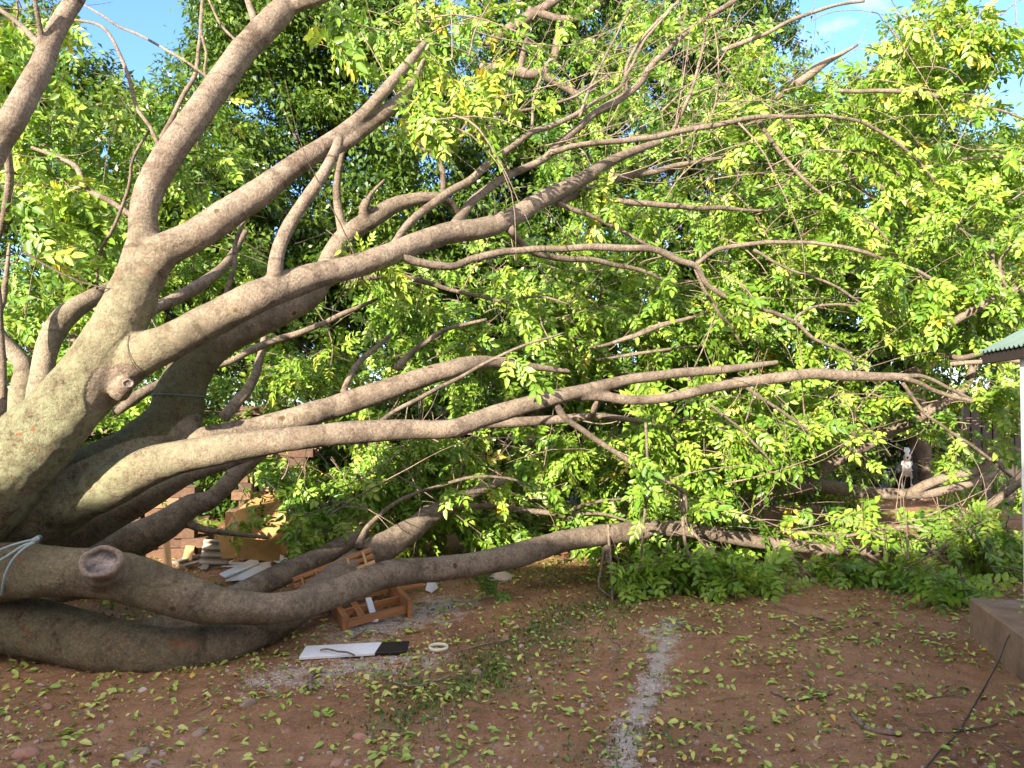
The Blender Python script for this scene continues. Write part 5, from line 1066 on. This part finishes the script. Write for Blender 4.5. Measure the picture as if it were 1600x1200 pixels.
# ------------------------------------------------------------------ ground cover
def litter():
    r = np.random.default_rng(5); q = Quads()
    def leafs(X, Y, size, tones):
        n = len(X); tv, tq = leaflet(1.0, .5, .25, .2)
        a = r.uniform(0, 2*np.pi, n); tilt = r.normal(0, .36, (n, 2))
        N = unit(np.stack([tilt[:, 0], tilt[:, 1], np.ones(n)], 1)); U = unit(np.cross(np.stack([-np.sin(a), np.cos(a), np.zeros(n)], 1), N)); W = np.cross(N, U)
        O = np.stack([X, Y, np.array([gz(x, y) for x, y in zip(X, Y)])+.012+r.random(n)*.012], 1)
        M = (tv[None, :, 0:1]*U[:, None]+tv[None, :, 1:2]*W[:, None]+tv[None, :, 2:3]*N[:, None])*size[:, None, None]+O[:, None]
        q.add(M.reshape(-1, 3), (tq[None]+(np.arange(n)*6)[:, None, None]).reshape(-1, 4), var=np.repeat(tones, 6))
    n = 22000; Y = 2.6+7.4*r.random(n)**.9; X = r.uniform(-1, 1, n)*(Y*.74+.3)
    k = np.array([noise.noise((x*1.5, y*1.5, 9.0))+.5*noise.noise((x*5, y*5, 2.0)) for x, y in zip(X, Y)]) > r.uniform(-.55, .5, n)
    X, Y = X[k], Y[k]
    leafs(X, Y, r.uniform(.014, .052, len(X))*np.where(r.random(len(X)) < .12, 1.35, 1), np.clip(r.normal(.52, .20, len(X)), 0, .9)+(r.random(len(X)) < .13)*.32)
    # small groups that fell together
    m = 330; cy = 2.8+6*r.random(m); cx = r.uniform(-1, 1, m)*(cy*.72); g = 6
    X = np.repeat(cx, g)+r.normal(0, .05, m*g); Y = np.repeat(cy, g)+r.normal(0, .05, m*g); leafs(X, Y, r.uniform(.03, .065, m*g), np.clip(np.repeat(r.normal(.5, .15, m), g)+r.normal(0, .05, m*g), 0, .9))
    m = 9000; Y = 2.6+6.5*r.random(m)**.9; X = r.uniform(-1, 1, m)*(Y*.74+.3); leafs(X, Y, r.uniform(.005, .016, m), np.clip(r.normal(.6, .3, m), 0, 1))      # crumbs
    m = 34; t_ = r.random(m); e_ = np.array([3.12, 5.09])-np.outer(t_*2.2, [.24, .97])+np.outer(r.uniform(.03, .6, m), [.97, -.24])
    nq = len(q.V); leafs(e_[:, 0], e_[:, 1], r.uniform(.025, .055, m), np.clip(r.normal(.5, .2, m), 0, 1))
    q.V[nq][:, 2] += .27
    tag(link('leaf_litter', q.mesh('leaf_litter'), LITTER), 'fresh yellow green leaves scattered over the red dirt', 'leaves', kind='stuff')
litter()
def grass():
    r = np.random.default_rng(6); q = Quads()
    w = GGRASS*np.array([max(0, .55+noise.noise((v[0]*3, v[1]*3, 5.0))+.6*noise.noise((v[0]*9, v[1]*9, 8.0))) for v in GV])+0.012*(np.abs(GV[:, 0]) < 4)*(GV[:, 1] < 9)*(GV[:, 1] > 2.5)
    w = np.clip(w, 0, None); w[(GV[:, 1] > 9) | (GV[:, 1] < 2.4) | (np.abs(GV[:, 0]) > 4.3)] = 0
    i = r.choice(len(GV), 9000, p=w/w.sum()); B = GV[i]+np.stack([r.uniform(-.02, .02, len(i)), r.uniform(-.02, .02, len(i)), np.zeros(len(i))], 1)
    n = len(B); a = r.uniform(0, 2*np.pi, n); h = r.uniform(.008, .028, n); lean = r.uniform(.3, 1.4, n)*h
    D_ = np.stack([np.cos(a), np.sin(a), np.zeros(n)], 1); S_ = np.stack([-np.sin(a), np.cos(a), np.zeros(n)], 1)*r.uniform(.0015, .006, n)[:, None]
    Z = np.array([0, 0, 1.0]); m_ = B+D_*(lean*.4)[:, None]+Z*(h*.7)[:, None]; t = B+D_*lean[:, None]+Z*h[:, None]
    V = np.stack([B-S_, B+S_, m_+S_*1.2, m_-S_*1.2, t+S_*.2, t-S_*.2], 1).reshape(-1, 3); k = (np.arange(n)*6)[:, None]
    q.add(V, np.concatenate([k+np.array([[0, 1, 2, 3]]), k+np.array([[3, 2, 4, 5]])]), var=np.repeat(np.clip(r.normal(.5, .2, n), 0, 1), 6))
    tag(link('grass', q.mesh('grass'), LEAF_BG), 'thin short green weeds sprouting from the dirt', 'grass', kind='stuff')
grass()
def gravel():
    r = np.random.default_rng(8); n = 16000; q = Quads()
    Y = 2.6+5.5*r.random(n)**1.4; X = r.uniform(-1, 1, n)*(Y*.74+.2)
    k = np.array([noise.noise((x*1.1, y*1.1, 19.0)) for x, y in zip(X, Y)]) > r.uniform(-.6, .6, n); X, Y = X[k], Y[k]; n = len(X)
    c = np.array([[-1, -1, -.5], [1, -1, -.5], [1, 1, -.5], [-1, 1, -.5], [-.7, -.7, .7], [.7, -.7, .7], [.7, .7, .7], [-.7, .7, .7]])
    f = np.array([[4, 5, 6, 7], [0, 1, 5, 4], [1, 2, 6, 5], [2, 3, 7, 6], [3, 0, 4, 7]])
    S_ = (.002+.010*r.random(n)**4)[:, None, None]*r.uniform(.6, 1.3, (n, 1, 3)); a = r.uniform(0, 6.28, n)
    M = (c[None]*(1+r.normal(0, .2, (n, 8, 3))))*S_
    Rx = M[..., 0]*np.cos(a)[:, None]-M[..., 1]*np.sin(a)[:, None]; Ry = M[..., 0]*np.sin(a)[:, None]+M[..., 1]*np.cos(a)[:, None]
    V = np.stack([Rx+X[:, None], Ry+Y[:, None], M[..., 2]+np.array([gz(x, y) for x, y in zip(X, Y)])[:, None]+.006], -1)
    q.add(V.reshape(-1, 3), (f[None]+(np.arange(n)*8)[:, None, None]).reshape(-1, 4), var=np.repeat(r.random(n), 8))
    m, nn, l, b = mat('grit'); rr = ramp(nn, [(0, (.16, .09, .06)), (.6, (.30, .20, .145)), (1, (.5, .42, .35))]); l.new(attr(nn, 'var'), rr.inputs['Fac']); l.new(rr.outputs['Color'], b.inputs['Base Color']); b.inputs['Roughness'].default_value = .9
    tag(link('gravel', q.mesh('gravel'), m, None, False), 'fine reddish grit strewn over the dirt', 'gravel', kind='stuff')
gravel()

def debris():
    r = np.random.default_rng(15); q = Quads()
    for _ in range(620):
        y = 2.7+6*r.random()**.9; x = r.uniform(-1, 1)*(y*.72+.2); L = r.uniform(.03, .22); a = r.uniform(0, 6.28); w = r.normal(0, .3); C = [np.array([x, y, gz(x, y)+.012])]
        for i in range(4):
            a += w*.5+r.normal(0, .15); p = C[-1]+np.array([math.cos(a), math.sin(a), 0])*L/4; p[2] = gz(p[0], p[1])+.012+r.uniform(0, .008); C.append(p)
        k = r.uniform(.0012, .0035); V, Q, s_, rad = tube(np.array(C), np.linspace(k, k*.5, 5), 5); q.add(V, Q, s=s_, rad=rad)
    tag(link('twig_litter', q.mesh('twig_litter'), TWIG), 'small dry twig bits scattered among the leaves on the dirt', 'twigs', kind='stuff')
    n = 2300; w = np.clip(GASH-.12, 0, None)**1.3*np.array([max(0, .5+noise.noise((v[0]*6, v[1]*6, 2.0))) for v in GV]); i = r.choice(len(GV), n, p=w/w.sum()); B = GV[i]+np.stack([r.normal(0, .02, n), r.normal(0, .02, n), np.full(n, .004)], 1)
    c = np.array([[-1, -1, -.5], [1, -1, -.5], [1, 1, -.5], [-1, 1, -.5], [-.7, -.7, .7], [.7, -.7, .7], [.7, .7, .7], [-.7, .7, .7]])
    f = np.array([[4, 5, 6, 7], [0, 1, 5, 4], [1, 2, 6, 5], [2, 3, 7, 6], [3, 0, 4, 7]])
    V = (c[None]*(1+r.normal(0, .25, (n, 8, 3))))*(.001+.004*r.random(n)**3)[:, None, None]+B[:, None]
    g = Quads(); g.add(V.reshape(-1, 3), (f[None]+(np.arange(n)*8)[:, None, None]).reshape(-1, 4))
    tag(link('ash_grains', g.mesh('ash_grains'), plain('ash', (.62, .56, .50), .95, .2, 40), None, False), 'pale ash crumbs in a streak and a patch on the dirt', 'ash', kind='stuff')
debris()
